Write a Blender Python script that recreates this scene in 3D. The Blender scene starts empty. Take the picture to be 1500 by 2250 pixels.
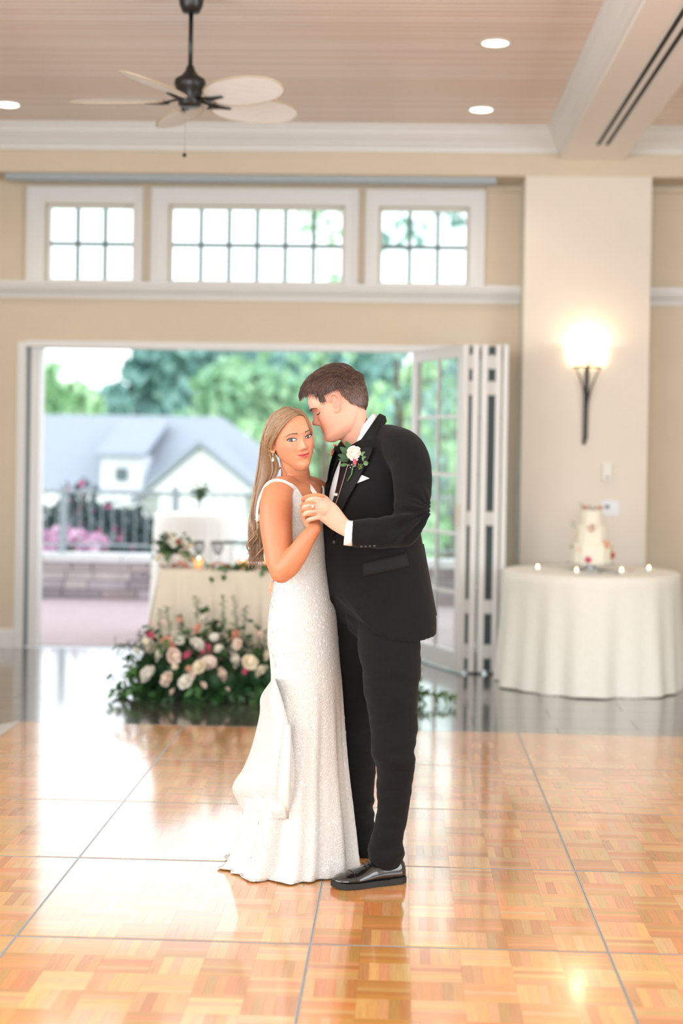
import bpy, bmesh, math, random
import numpy as np
from mathutils import Vector, Matrix, Euler, noise

random.seed(7); np.random.seed(7)
S = bpy.context.scene
COL = S.collection
PI = math.pi

# ------------------------------------------------------------------ camera
# room axes: X to the right, Y into the room towards the open doors, Z up; floor at z = 0
FPX = 3380.0; CAM_H = 1.511
PSI, PIT, ROL = math.radians(2.2441), math.radians(0.6), math.radians(0.9)
CX, CY = 750.0, 1026.31
_f = Vector((-math.sin(PSI) * math.cos(PIT), math.cos(PSI) * math.cos(PIT), -math.sin(PIT)))
_r = Vector((math.cos(PSI), math.sin(PSI), 0)); _u = _r.cross(_f)
_r, _u = _r * math.cos(ROL) + _u * math.sin(ROL), _u * math.cos(ROL) - _r * math.sin(ROL)
cam_d = bpy.data.cameras.new('camera'); cam = bpy.data.objects.new('camera', cam_d); COL.objects.link(cam)
cam.matrix_world = Matrix(((_r.x, _u.x, -_f.x, 0), (_r.y, _u.y, -_f.y, 0), (_r.z, _u.z, -_f.z, CAM_H), (0, 0, 0, 1)))
cam_d.sensor_fit = 'VERTICAL'; cam_d.sensor_height = 36.0; cam_d.lens = FPX / 2250 * 36
cam_d.shift_y = (CY - 1125) / 2250
cam_d.dof.use_dof = True; cam_d.dof.focus_distance = 5.42; cam_d.dof.aperture_fstop = 1.45
cam_d.clip_end = 500
S.camera = cam

def at(px, py, Y=None, Z=None):
    """point seen at a place of the photograph, at a known depth Y or height Z"""
    d = _f + _r * ((px - CX) / FPX) - _u * ((py - CY) / FPX)
    t = Y / d.y if Y is not None else (Z - CAM_H) / d.z
    return Vector((0, 0, CAM_H)) + d * t

# ------------------------------------------------------------------ world, lights, exposure
w = bpy.data.worlds.new('overcast_sky'); S.world = w; w.use_nodes = True
bg = w.node_tree.nodes['Background']; bg.inputs[0].default_value = (0.90, 0.96, 1.0, 1); bg.inputs[1].default_value = 2.45
S.view_settings.view_transform = 'Standard'; S.view_settings.look = 'None'
S.view_settings.gamma = 1.0; S.view_settings.use_curve_mapping = False; S.view_settings.exposure = 0.0
S.cycles.use_adaptive_sampling = True; S.cycles.adaptive_threshold = .05; S.cycles.adaptive_min_samples = 16
S.cycles.max_bounces = 5; S.cycles.diffuse_bounces = 3; S.cycles.glossy_bounces = 2
S.cycles.transparent_max_bounces = 12; S.cycles.transmission_bounces = 4
S.cycles.caustics_reflective = False; S.cycles.caustics_refractive = False
S.cycles.sample_clamp_indirect = 4.0

def area_light(name, loc, rot, sx, sy, power, col):
    l = bpy.data.lights.new(name, 'AREA'); l.shape = 'RECTANGLE'; l.size = sx; l.size_y = sy; l.energy = power; l.color = col
    o = bpy.data.objects.new(name, l); COL.objects.link(o); o.location = loc; o.rotation_euler = rot
    return o
# fill lamps added out of view behind and beside the photographer
area_light('added_fill_rear', (-0.6, -5.3, 2.0), (math.radians(-90), 0, PI), 7.0, 2.9, 460, (.93, .97, 1.0))
area_light('added_fill_left', (-4.55, 1.6, 1.9), (0, math.radians(-90), 0), 2.6, 7.0, 260, (.93, .97, 1.0))
area_light('added_fill_right', (5.4, 2.6, 1.9), (0, math.radians(90), 0), 2.6, 6.0, 230, (.93, .97, 1.0))

# ------------------------------------------------------------------ helpers
def lin(c):
    return tuple(((x / 255) / 12.92 if x / 255 <= .04045 else ((x / 255 + .055) / 1.055) ** 2.4) for x in c)
MATS = {}
def mat(name, rgb, rough=.6, spec=.5, metal=0., var=0., scale=20., bump=0., bscale=60., coat=0., sss=0., emit=None, estr=0., trans=0., alpha=1., sheen=0., attr=None, stretch=None):
    """principled material; rgb in 0-255 display values; noise gives colour grain and fine relief"""
    if name in MATS: return MATS[name]
    m = bpy.data.materials.new(name); m.use_nodes = True; MATS[name] = m
    nt = m.node_tree; b = nt.nodes['Principled BSDF']; c = lin(rgb) + (1,)
    b.inputs['Base Color'].default_value = c; b.inputs['Roughness'].default_value = rough
    b.inputs['Specular IOR Level'].default_value = spec; b.inputs['Metallic'].default_value = metal
    b.inputs['Coat Weight'].default_value = coat; b.inputs['Coat Roughness'].default_value = .08
    b.inputs['Sheen Weight'].default_value = sheen
    if sss:
        b.inputs['Subsurface Weight'].default_value = sss; b.inputs['Subsurface Radius'].default_value = (.012, .005, .003); b.inputs['Subsurface Scale'].default_value = 1.0
    if trans: b.inputs['Transmission Weight'].default_value = trans
    if alpha < 1: b.inputs['Alpha'].default_value = alpha
    if emit: b.inputs['Emission Color'].default_value = lin(emit) + (1,); b.inputs['Emission Strength'].default_value = estr
    tc = nt.nodes.new('ShaderNodeTexCoord'); src = tc.outputs['Object']
    if stretch:
        mp = nt.nodes.new('ShaderNodeMapping'); mp.inputs['Scale'].default_value = stretch; nt.links.new(src, mp.inputs[0]); src = mp.outputs[0]
    base = None
    if attr:
        a = nt.nodes.new('ShaderNodeAttribute'); a.attribute_name = attr; base = a.outputs['Color']
    if var:
        n = nt.nodes.new('ShaderNodeTexNoise'); n.inputs['Scale'].default_value = scale; n.inputs['Detail'].default_value = 4
        nt.links.new(src, n.inputs['Vector'])
        r = nt.nodes.new('ShaderNodeMapRange'); r.inputs[1].default_value = .3; r.inputs[2].default_value = .7
        r.inputs[3].default_value = 1 - var; r.inputs[4].default_value = 1 + var
        nt.links.new(n.outputs[0], r.inputs[0])
        x = nt.nodes.new('ShaderNodeVectorMath'); x.operation = 'SCALE'
        if base: nt.links.new(base, x.inputs[0])
        else: x.inputs[0].default_value = c[:3]
        nt.links.new(r.outputs[0], x.inputs['Scale']); base = x.outputs[0]
    if base: nt.links.new(base, b.inputs['Base Color'])
    if bump:
        n = nt.nodes.new('ShaderNodeTexNoise'); n.inputs['Scale'].default_value = bscale; n.inputs['Detail'].default_value = 3
        nt.links.new(src, n.inputs['Vector'])
        bp = nt.nodes.new('ShaderNodeBump'); bp.inputs['Strength'].default_value = bump; bp.inputs['Distance'].default_value = .01
        nt.links.new(n.outputs[0], bp.inputs['Height']); nt.links.new(bp.outputs[0], b.inputs['Normal'])
    return m

class MB:
    """mesh builder: collects shapes, then becomes ONE mesh object"""
    def __init__(s): s.v = []; s.f = []; s.c = []
    def add(s, vs, fs, col=None):
        o = len(s.v); s.v += [tuple(v) for v in vs]; s.f += [tuple(i + o for i in f) for f in fs]
        if col is not None: s.c += [tuple(col)] * len(vs)
        return s
    def box(s, x0, x1, y0, y1, z0, z1, col=None):
        vs = [(x, y, z) for z in (z0, z1) for y in (y0, y1) for x in (x0, x1)]
        return s.add(vs, [(0, 2, 3, 1), (4, 5, 7, 6), (0, 1, 5, 4), (2, 6, 7, 3), (0, 4, 6, 2), (1, 3, 7, 5)], col)
    def prism(s, pts, axis, a0, a1, col=None):
        """extrude a 2-D outline; axis 'x' pts are (y,z), 'y' pts are (x,z), 'z' pts are (x,y)"""
        mk = {'x': lambda p, a: (a, p[0], p[1]), 'y': lambda p, a: (p[0], a, p[1]), 'z': lambda p, a: (p[0], p[1], a)}[axis]
        n = len(pts); vs = [mk(p, a0) for p in pts] + [mk(p, a1) for p in pts]
        fs = [tuple(range(n))[::-1], tuple(range(n, 2 * n))] + [(i, (i + 1) % n, n + (i + 1) % n, n + i) for i in range(n)]
        return s.add(vs, fs, col)
    def rings(s, rings, cap=True, closed=True, col=None):
        """loft through rings of equal point count"""
        n = len(rings[0]); vs = [p for r in rings for p in r]; fs = []
        for i in range(len(rings) - 1):
            for j in range(n if closed else n - 1):
                k = (j + 1) % n; fs.append((i * n + j, i * n + k, (i + 1) * n + k, (i + 1) * n + j))
        if cap and closed: fs.append(tuple(range(n))[::-1]); fs.append(tuple((len(rings) - 1) * n + j for j in range(n)))
        return s.add(vs, fs, col)
    def tube(s, pts, rad, n=8, cap=True, flat=1.0, side=None, col=None):
        """tube along points with one radius or a radius per point; flat squashes it across `side`"""
        P = [Vector(p) for p in pts]; m = len(P)
        if not hasattr(rad, '__len__'): rad = [rad] * m
        T = [(P[min(i + 1, m - 1)] - P[max(i - 1, 0)]).normalized() for i in range(m)]
        a = Vector(side) if side is not None else (Vector((0, 0, 1)) if abs(T[0].z) < .9 else Vector((1, 0, 0)))
        rs = []
        for i in range(m):
            u = (a - T[i] * a.dot(T[i])).normalized(); v = T[i].cross(u); a = u
            rs.append([P[i] + u * (math.cos(2 * PI * k / n) * rad[i] * flat) + v * (math.sin(2 * PI * k / n) * rad[i]) for k in range(n)])
        return s.rings(rs, cap, True, col)
    def lathe(s, prof, n=24, c=(0, 0, 0), col=None, loop=False):
        rs = [[(c[0] + r * math.cos(2 * PI * k / n), c[1] + r * math.sin(2 * PI * k / n), c[2] + z) for k in range(n)] for r, z in prof]
        if loop: rs = rs + [rs[0]]
        return s.rings(rs, not loop, True, col)
    def ball(s, c, r, nu=16, nv=10, M=None, col=None):
        """ellipsoid with radii r, optional 3x3 rotation"""
        if not hasattr(r, '__len__'): r = (r, r, r)
        rs = []
        for i in range(nv + 1):
            t = PI * (i + .02) / (nv + .04) ; ring = []
            for k in range(nu):
                p = Vector((r[0] * math.sin(t) * math.cos(2 * PI * k / nu), r[1] * math.sin(t) * math.sin(2 * PI * k / nu), -r[2] * math.cos(t)))
                if M is not None: p = M @ p
                ring.append(p + Vector(c))
            rs.append(ring)
        return s.rings(rs, True, True, col)
    def mesh(s, name, smooth=False):
        me = bpy.data.meshes.new(name); me.from_pydata(s.v, [], s.f); me.update()
        if s.c and len(s.c) == len(s.v):
            ca = me.color_attributes.new('Col', 'FLOAT_COLOR', 'POINT')
            ca.data.foreach_set('color', np.array([tuple(c) + (1,) if len(c) == 3 else c for c in s.c], 'f').ravel())
        if smooth: me.polygons.foreach_set('use_smooth', [True] * len(me.polygons))
        return me
    def build(s, name, m, parent=None, smooth=False, fix=False):
        me = s.mesh(name, smooth)
        if fix: fix_normals(me)
        return put(name, me, m, parent)

def fix_normals(me):
    bm = bmesh.new(); bm.from_mesh(me); bmesh.ops.recalc_face_normals(bm, faces=bm.faces); bm.to_mesh(me); bm.free()
def put(name, me, m=None, parent=None, loc=None, rz=None):
    o = bpy.data.objects.new(name, me); COL.objects.link(o)
    if m is not None and len(me.materials) == 0: me.materials.append(m)
    if parent is not None:
        o.parent = parent; o.matrix_parent_inverse = parent.matrix_basis.inverted()
    if loc is not None: o.location = loc
    if rz is not None: o.rotation_euler = (0, 0, rz)
    return o
def tag(o, label=None, cat=None, group=None, kind=None):
    if label: o['label'] = label
    if cat: o['category'] = cat
    if group: o['group'] = group
    if kind: o['kind'] = kind
    return o
def thing(name, label, cat, loc=(0, 0, 0), group=None):
    """an Empty at the thing's base that parents its parts; parts are built in world coordinates"""
    o = bpy.data.objects.new(name, None); COL.objects.link(o); o.location = loc; o.empty_display_size = .1
    return tag(o, label, cat, group)
def struct(o, label=None): return tag(o, label, kind='structure')
def bevel(o, wdt=.004, seg=2):
    b = o.modifiers.new('bevel', 'BEVEL'); b.width = wdt; b.segments = seg; b.limit_method = 'ANGLE'; b.angle_limit = .6
    return o
def smoothcurve(pts, n):
    """Catmull-Rom through points, n samples (any dimension)"""
    P = np.array(pts, float); m = len(P); t = np.linspace(0, m - 1, n); out = []
    for x in t:
        i = min(int(x), m - 2); f = x - i
        p0 = P[max(i - 1, 0)]; p1 = P[i]; p2 = P[i + 1]; p3 = P[min(i + 2, m - 1)]
        out.append(.5 * ((2 * p1) + (-p0 + p2) * f + (2 * p0 - 5 * p1 + 4 * p2 - p3) * f * f + (-p0 + 3 * p1 - 3 * p2 + p3) * f ** 3))
    return np.array(out)
def interp(x, xs, ys): return float(np.interp(x, xs, ys))
# ------------------------------------------------------------------ materials of the setting
M_wall = mat('beige_wall_paint', (220, 206, 184), rough=.85, spec=.2, var=.015, scale=3)
M_colm = mat('column_paint', (236, 227, 215), rough=.85, spec=.2, var=.015, scale=3)
M_white = mat('white_gloss_trim', (232, 232, 230), rough=.4, spec=.4)
M_soff = mat('white_beam_paint', (244, 238, 232), rough=.7, spec=.3)
M_munt = mat('muntin_backlit_shade', (112, 132, 132), rough=.5)  # darker grey-green puts the backlit shade of the window bars into their colour
M_dark = mat('dark_slot', (40, 42, 38), rough=.8)
M_black = mat('black_metal', (22, 22, 22), rough=.35, spec=.6)
M_alu = mat('seam_aluminium', (196, 200, 202), rough=.35, metal=.6)

def glass_mat():
    m = bpy.data.materials.new('window_glass'); m.use_nodes = True; nt = m.node_tree; nt.nodes.clear()
    o = nt.nodes.new('ShaderNodeOutputMaterial'); mx = nt.nodes.new('ShaderNodeMixShader'); t = nt.nodes.new('ShaderNodeBsdfTransparent'); g = nt.nodes.new('ShaderNodeBsdfGlossy')
    g.inputs['Roughness'].default_value = .02; t.inputs[0].default_value = (.93, .97, .95, 1)
    mx.inputs[0].default_value = .05
    nt.links.new(t.outputs[0], mx.inputs[1]); nt.links.new(g.outputs[0], mx.inputs[2]); nt.links.new(mx.outputs[0], o.inputs[0])
    return m
M_glass = glass_mat()

YW = 11.55     # recessed end wall
YC = 11.20     # front of column and header
ZC = 3.86      # wood ceiling
ZF = -0.018    # dark tile floor, a little below the dance floor
XL, XR, YB = -4.6, 5.5, -5.4

# ------------------------------------------------------------------ floors
fl = struct(MB().box(XL - .2, XR + .2, YB - .2, YW + .25, -.2, ZF - .008).build('floor', mat('floor_screed', (70, 66, 62), rough=.7)), 'dark grey tiled floor around the dance floor')
M_tile = []
for i, c in enumerate([(88, 84, 78), (80, 77, 72), (95, 90, 82)]):
    M_tile.append(mat('dark_floor_tile_%d' % i, c, rough=.2, spec=1.0, coat=1.0, var=.12, scale=2.2, stretch=(1, 5, 1), bump=.02, bscale=12))
tm = [MB().box(-.4555, .4555, -.1495, .1495, -.008, 0).mesh('tile') for _ in range(3)]
for i in range(3): tm[i].materials.append(M_tile[i])
for r in range(-21, 12):
    y = 8.17 + r * .302
    if y > YW + .18: break
    for c in range(12):
        x = -4.6 + c * .914 + (.457 if r % 2 else 0)
        if r < 0 and -1.8 < x < 3.2: continue      # hidden under the dance floor
        if abs(x - XL) < .3 or x > XR + .1: continue
        put('tile', random.choice(tm), None, fl, (x, y, ZF))

# dance floor: 0.907 m parquet panels with aluminium edges
df = thing('dance_floor', 'glossy orange parquet dance floor laid in square panels', 'dance floor', (0, 5, ZF))
SX = [-2.07 + .907 * i for i in range(7)]; SY = [8.345 - .914 * i for i in range(9)]
def parquet_mat():
    m = bpy.data.materials.new('glossy_parquet'); m.use_nodes = True; nt = m.node_tree; b = nt.nodes['Principled BSDF']
    b.inputs['Roughness'].default_value = .2; b.inputs['Specular IOR Level'].default_value = .55
    b.inputs['Coat Weight'].default_value = 1.0; b.inputs['Coat Roughness'].default_value = .09
    a = nt.nodes.new('ShaderNodeAttribute'); a.attribute_name = 'Col'
    oi = nt.nodes.new('ShaderNodeObjectInfo'); tc = nt.nodes.new('ShaderNodeTexCoord')
    mp = nt.nodes.new('ShaderNodeMapping'); mp.inputs['Scale'].default_value = (6, 90, 1); nt.links.new(tc.outputs['Object'], mp.inputs[0])
    n = nt.nodes.new('ShaderNodeTexNoise'); n.inputs['Scale'].default_value = 1.5; n.inputs['Detail'].default_value = 4; nt.links.new(mp.outputs[0], n.inputs['Vector'])
    r = nt.nodes.new('ShaderNodeMapRange'); r.inputs[1].default_value = .3; r.inputs[2].default_value = .7; r.inputs[3].default_value = .9; r.inputs[4].default_value = 1.08
    nt.links.new(n.outputs[0], r.inputs[0])
    r2 = nt.nodes.new('ShaderNodeMapRange'); r2.inputs[3].default_value = .9; r2.inputs[4].default_value = 1.08; nt.links.new(oi.outputs['Random'], r2.inputs[0])
    mu = nt.nodes.new('ShaderNodeMath'); mu.operation = 'MULTIPLY'; nt.links.new(r.outputs[0], mu.inputs[0]); nt.links.new(r2.outputs[0], mu.inputs[1])
    x = nt.nodes.new('ShaderNodeVectorMath'); x.operation = 'SCALE'; nt.links.new(a.outputs['Color'], x.inputs[0]); nt.links.new(mu.outputs[0], x.inputs['Scale']); nt.links.new(x.outputs[0], b.inputs['Base Color'])
    n2 = nt.nodes.new('ShaderNodeTexNoise'); n2.inputs['Scale'].default_value = 7; nt.links.new(tc.outputs['Object'], n2.inputs['Vector'])
    bp = nt.nodes.new('ShaderNodeBump'); bp.inputs['Strength'].default_value = .03; bp.inputs['Distance'].default_value = .01; nt.links.new(n2.outputs[0], bp.inputs['Height']); nt.links.new(bp.outputs[0], b.inputs['Normal'])
    return m
M_parq = parquet_mat()
WOODS = [(222, 160, 96), (227, 167, 104), (218, 153, 88), (231, 174, 114), (212, 144, 80), (224, 163, 98)]
BL = .1497
def block_strips(mb, cx, cy, turned, rnd):
    base = rnd.choice(WOODS)
    for k in range(5):
        c = lin([v * rnd.uniform(.93, 1.05) for v in (base if rnd.random() < .7 else rnd.choice(WOODS))])
        a0 = -BL / 2 + k * BL / 5 + .00015; a1 = a0 + BL / 5 - .0003; e = BL / 2 - .0002
        q = (a0, a1, -e, e) if turned else (-e, e, a0, a1)
        vs = [(cx + q[0], cy + q[2], 0), (cx + q[1], cy + q[2], 0), (cx + q[1], cy + q[3], 0), (cx + q[0], cy + q[3], 0)]
        d = .0012
        mb.add([(v[0], v[1], -.004) for v in vs] + vs, [(4, 5, 6, 7), (0, 1, 5, 4), (1, 2, 6, 5), (2, 3, 7, 6), (3, 0, 4, 7)], c)
rnd = random.Random(3)
variants = []
for k in range(20):
    mb = MB(); block_strips(mb, 0, 0, False, rnd); me = mb.mesh('parquet_block'); me.materials.append(M_parq); variants.append(me)
far = MB(); cells = []
mbase = MB()
for i in range(len(SX) - 1):
    for j in range(len(SY) - 1):
        mbase.box(SX[i] + .002, SX[i + 1] - .002, SY[j + 1] + .002, SY[j] - .002, ZF + .001, -.004)
        for a in range(6):
            for b in range(6):
                x = SX[i] + .0045 + BL * (a + .5); y = SY[j + 1] + .008 + BL * (b + .5)
                cells.append((x, y, (a + b) % 2))
mbase.build('panel_core', mat('panel_core', (120, 70, 30), rough=.6), df)
cells.sort(key=lambda c: abs(c[1] - 4.4) + .35 * abs(c[0] + .2))
n_obj = 0
for (x, y, t) in cells:
    p = Vector((x, y, 0)) - Vector((0, 0, CAM_H)); z = p.dot(_f); u = CX + FPX * p.dot(_r) / z; v = CY - FPX * p.dot(_u) / z
    if z > 0 and -60 < u < 1560 and v < 2300 and n_obj < 300:
        put('parquet_block', rnd.choice(variants), None, df, (x, y, 0), PI / 2 if t else 0); n_obj += 1
    else: block_strips(far, x, y, t, rnd)
fo = far.build('parquet_field', M_parq, df); fo['kind'] = 'stuff'
for x in SX[1:-1]:
    MB().box(x - .0042, x - .0008, SY[-1], SY[0], -.006, .0006).box(x + .0008, x + .0042, SY[-1], SY[0], -.006, .0006).build('seam_strip', M_alu, df)
for y in SY[1:]:
    MB().box(SX[0], SX[-1], y - .0016, y + .0016, -.006, .0004).build('seam_strip', M_alu, df)
MB().prism([(SX[0] - .11, ZF + .0005), (SX[0], ZF + .0005), (SX[0], 0), (SX[0] - .012, 0)], 'y', SY[-1], SY[0]).build('edge_ramp', mat('ramp_aluminium', (226, 230, 232), rough=.3, metal=.3), df)
MB().prism([(SY[0], ZF + .0005), (SY[0] + .02, ZF + .0005), (SY[0], 0)], 'x', SX[0], SX[-1]).build('edge_ramp', M_alu, df)

# ------------------------------------------------------------------ ceiling
ceil = struct(MB().box(XL, XR, YB, YW + .3, ZC + .03, ZC + .2).build('ceiling', mat('ceiling_backing', (120, 92, 74), rough=.8)), 'pale wood plank ceiling')
M_pl = [mat('ceiling_wood_%d' % i, c, rough=.6, spec=.3, var=.12, scale=1.0, stretch=(1.2, 50, 1)) for i, c in enumerate([(243, 229, 219), (240, 223, 211), (246, 233, 224), (238, 223, 213)])]
plm = []
for i in range(4):
    me = MB().prism([(-.0365, .03), (-.0365, .004), (-.0335, 0), (.0335, 0), (.0365, .004), (.0365, .03)], 'x', XL + .02, XR - .02).mesh('plank'); me.materials.append(M_pl[i]); plm.append(me)
y = 11.16
while y > 5.2:
    put('plank', random.choice(plm), None, ceil, (0, y, ZC)); y -= .075
st = MB()
while y > YB:
    st.prism([(y - .0365, ZC + .03), (y - .0365, ZC + .004), (y - .0335, ZC), (y + .0335, ZC), (y + .0365, ZC + .004), (y + .0365, ZC + .03)], 'x', XL + .02, XR - .02); y -= .075
st.build('plank_field', M_pl[0], ceil)['kind'] = 'stuff'

# ------------------------------------------------------------------ walls
OX0, OX1, OZ = -2.905, .735, 2.30        # folding-door opening
WIN = [(-2.855, -1.976, 3.47, (-2.718, -2.049), 3), (-1.910, -.354, 3.47, (-1.781, -.460), 6), (-.298, .589, 3.47, (-.197, .473), 3)]
wb = MB(); WT = .22                       # end wall with holes, built from blocks that meet
GZ0, GZ1 = 2.765, 3.345
zs = [ZF - .05, OZ, GZ0, GZ1, ZC + .03]
wb.box(XL, OX0, YW, YW + WT, ZF - .05, OZ).box(OX1, XR, YW, YW + WT, ZF - .05, OZ)
wb.box(XL, XR, YW, YW + WT, OZ, GZ0)
xs = [XL] + [q for wn in WIN for q in wn[3]] + [XR]
for k in range(0, len(xs), 2): wb.box(xs[k], xs[k + 1], YW, YW + WT, GZ0, GZ1)
wb.box(XL, XR, YW, YW + WT, GZ1, ZC + .03)
wall_end = struct(wb.build('wall_end', M_wall), 'beige end wall with clerestory windows over the door opening')
hd = struct(MB().box(XL, XR, YC, YW - .002, 3.522, ZC).build('wall_header', M_wall), 'beige header band under the crown moulding')
colm = struct(MB().box(.862, 1.770, YC, YW - .002, ZF, 3.522).build('wall_column', M_colm), 'wide pale column carrying the sconce')
def rear_wall(nm, x0, x1, y0, y1, axis, holes):
    mb = MB()
    if axis == 'y':
        q = [x0] + [v for h in holes for v in h] + [x1]
        for k in range(0, len(q), 2): mb.box(q[k], q[k + 1], y0, y1, ZF - .05, ZC + .03)
        for h in holes: mb.box(h[0], h[1], y0, y1, ZF - .05, .5); mb.box(h[0], h[1], y0, y1, 3.45, ZC + .03)
    else:
        q = [y0] + [v for h in holes for v in h] + [y1]
        for k in range(0, len(q), 2): mb.box(x0, x1, q[k], q[k + 1], ZF - .05, ZC + .03)
        for h in holes: mb.box(x0, x1, h[0], h[1], ZF - .05, .5); mb.box(x0, x1, h[0], h[1], 3.3, ZC + .03)
    struct(mb.build(nm, M_wall))
rear_wall('wall_left', XL - .2, XL, YB, YW + WT, 'x', [(-2.0, 5.2)])
rear_wall('wall_right', XR, XR + .2, YB, YW + WT, 'x', [(-.5, 5.7)])
rear_wall('wall_rear', XL - .2, XR + .2, YB - .2, YB, 'y', [(-4.2, 3.0)])

# beam with crown moulding and air slots
beam = struct(MB().box(1.107, 1.565, YB, YC, 3.643, ZC + .03).build('ceiling_beam', M_soff), 'white ceiling beam with long air slots')
for x in (1.312, 1.372):
    MB().box(x - .013, x + .013, YB + 1, 10.66, 3.6415, 3.6445).build('air_slot', M_dark, beam)
MB().box(1.275, 1.408, YB + 1, 10.70, 3.6425, 3.6445).build('slot_frame', M_white, beam)
# crown profile: (projection, drop)
CR = [(0, 0), (.155, 0), (.155, .018), (.135, .03), (.12, .062), (.085, .098), (.06, .112), (.06, .124), (.04, .130), (.022, .150), (.022, .175), (0, .175)]
struct(MB().prism([(YC - p, ZC - d) for p, d in CR], 'x', XL, 1.107 - .01).build('trim_1', M_white), 'white crown moulding under the wood ceiling')
struct(MB().prism([(YC - p, ZC - d) for p, d in CR], 'x', 1.575, XR).build('trim_2', M_white), 'white crown moulding right of the beam')
CB = [(0, 0), (.10, 0), (.10, .02), (.088, .034), (.078, .07), (.055, .11), (.04, .125), (.04, .14), (.026, .15), (.018, .185), (0, .19)]
struct(MB().prism([(1.107 - p, ZC - d) for p, d in CB], 'y', YB, YC - .02).build('trim_3', M_white), 'white crown moulding along the beam')
struct(MB().prism([(1.565 + p, ZC - d) for p, d in CB], 'y', YB, YC - .02).build('trim_4', M_white))
# ledge mouldings under the clerestory
LP = [(0, 2.752), (.115, 2.752), (.115, 2.728), (.098, 2.718), (.098, 2.700), (.07, 2.690), (.05, 2.665), (.025, 2.655), (.025, 2.632), (0, 2.632)]
struct(MB().prism([(YW - p, z) for p, z in LP], 'x', XL, .861).build('trim_5', M_white), 'white moulded ledge below the clerestory windows')
struct(MB().prism([(YW - p, z) for p, z in LP], 'x', 1.771, XR).build('trim_6', M_white), 'white moulded ledge right of the column')
struct(MB().prism([(YW, 3.50), (YW - .03, 3.50), (YW - .03, 3.47), (YW - .012, 3.46), (YW, 3.46)], 'x', 1.771, XR).build('trim_7', M_wall))
struct(MB().prism([(YW, 3.50), (YW - .03, 3.50), (YW - .03, 3.47), (YW - .012, 3.46), (YW, 3.46)], 'x', .60, .861).build('trim_8', M_wall))
# baseboard left of the opening
struct(MB().prism([(YW, ZF), (YW - .022, ZF), (YW - .022, .10), (YW - .012, .125), (YW, .125)], 'x', XL, OX0 - .012).build('baseboard_left', M_white), 'white baseboard left of the door opening')
struct(MB().prism([(YW, ZF), (YW - .022, ZF), (YW - .022, .10), (YW - .012, .125), (YW, .125)], 'x', OX1 + .01, .861).build('baseboard_middle', M_white))
struct(MB().prism([(YC, ZF), (YC - .022, ZF), (YC - .022, .10), (YC - .012, .125), (YC, .125)], 'x', .862, 1.77).build('baseboard_column', M_white))
# roller blind housing under the header
rb = tag(MB().prism([(11.27, 3.522), (11.27, 3.490), (11.29, 3.478), (11.36, 3.478), (11.36, 3.522)], 'x', -2.96, .655).build('blind_housing', mat('blue_grey_metal', (176, 188, 196), rough=.4)), 'long blue grey roller blind housing above the clerestory windows', 'blind')

# clerestory windows
for k, (x0, x1, zt, (g0, g1), nx) in enumerate(WIN):
    c = MB(); ys = YW - .03; z0 = 2.7525
    for (a, b2, z_, z2) in [(x0, g0 - .005, z0, zt), (g1 + .005, x1, z0, zt), (g0 - .005, g1 + .005, GZ1 + .002, zt)]: c.box(a, b2, ys, YW - .0005, z_, z2)
    # raised outer bead of the casing
    for (a, b2, z_, z2) in [(x0, x0 + .03, z0, zt), (x1 - .03, x1, z0, zt), (x0 + .03, x1 - .03, zt - .03, zt)]: c.box(a, b2, ys - .014, ys, z_, z2)
    wo = struct(c.build('window_%d' % (k + 1), M_white), ['white framed clerestory window of six panes nearest the left edge', 'wide white clerestory window of twelve panes in the middle', 'white clerestory window of six panes beside the column'][k])
    fr = MB(); yf = YW + .06
    for (a, b2, z_, z2) in [(g0 - .006, g0 + .02, GZ0, GZ1), (g1 - .02, g1 + .006, GZ0, GZ1), (g0 + .02, g1 - .02, GZ1 - .02, GZ1), (g0 + .02, g1 - .02, GZ0 - .006, GZ0 + .02)]: fr.box(a, b2, yf, yf + .05, z_, z2)
    fr.build('sash', M_white, wo)
    a0, a1 = g0 + .02, g1 - .02; b0, b1 = GZ0 + .02, GZ1 - .02; zm = (b0 + b1) / 2
    for i in range(1, nx): x = a0 + (a1 - a0) * i / nx; MB().box(x - .014, x + .014, yf + .012, yf + .036, b0, b1).build('muntin', M_munt, wo)
    MB().box(a0, a1, yf + .013, yf + .035, zm - .014, zm + .014).build('muntin', M_munt, wo)
    for i in range(nx):
        for j in range(2):
            xa, xb = a0 + (a1 - a0) * i / nx + .007, a0 + (a1 - a0) * (i + 1) / nx - .007; za, zb = (b0, zm - .007) if j == 0 else (zm + .007, b1)
            MB().box(xa, xb, yf + .022, yf + .026, za, zb).build('pane', M_glass, wo)

# frame of the folding-door opening
jf = MB()
jf.box(OX0 - .012, OX0 + .05, YW - .012, YW + WT, ZF, OZ).box(OX0 + .075, OX0 + .145, YW + .06, YW + WT, ZF, OZ - .02)
jf.box(OX1 - .03, OX1 + .012, YW - .012, YW + WT, ZF, OZ).box(OX0 + .05, OX1 - .03, YW - .012, YW + WT, OZ - .035, OZ + .012)
dfm = struct(jf.build('door_1', M_white), 'white frame of the wide folding door opening')
MB().box(OX0 + .05, OX0 + .075, YW + .05, YW + WT - .01, ZF, OZ - .036).build('seal', mat('grey_seal', (120, 128, 132), rough=.6), dfm)
MB().box(OX0 + .05, OX1 - .03, YW + .03, YW + .11, ZF - .004, ZF + .004).build('floor_track', M_alu, dfm)

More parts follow.
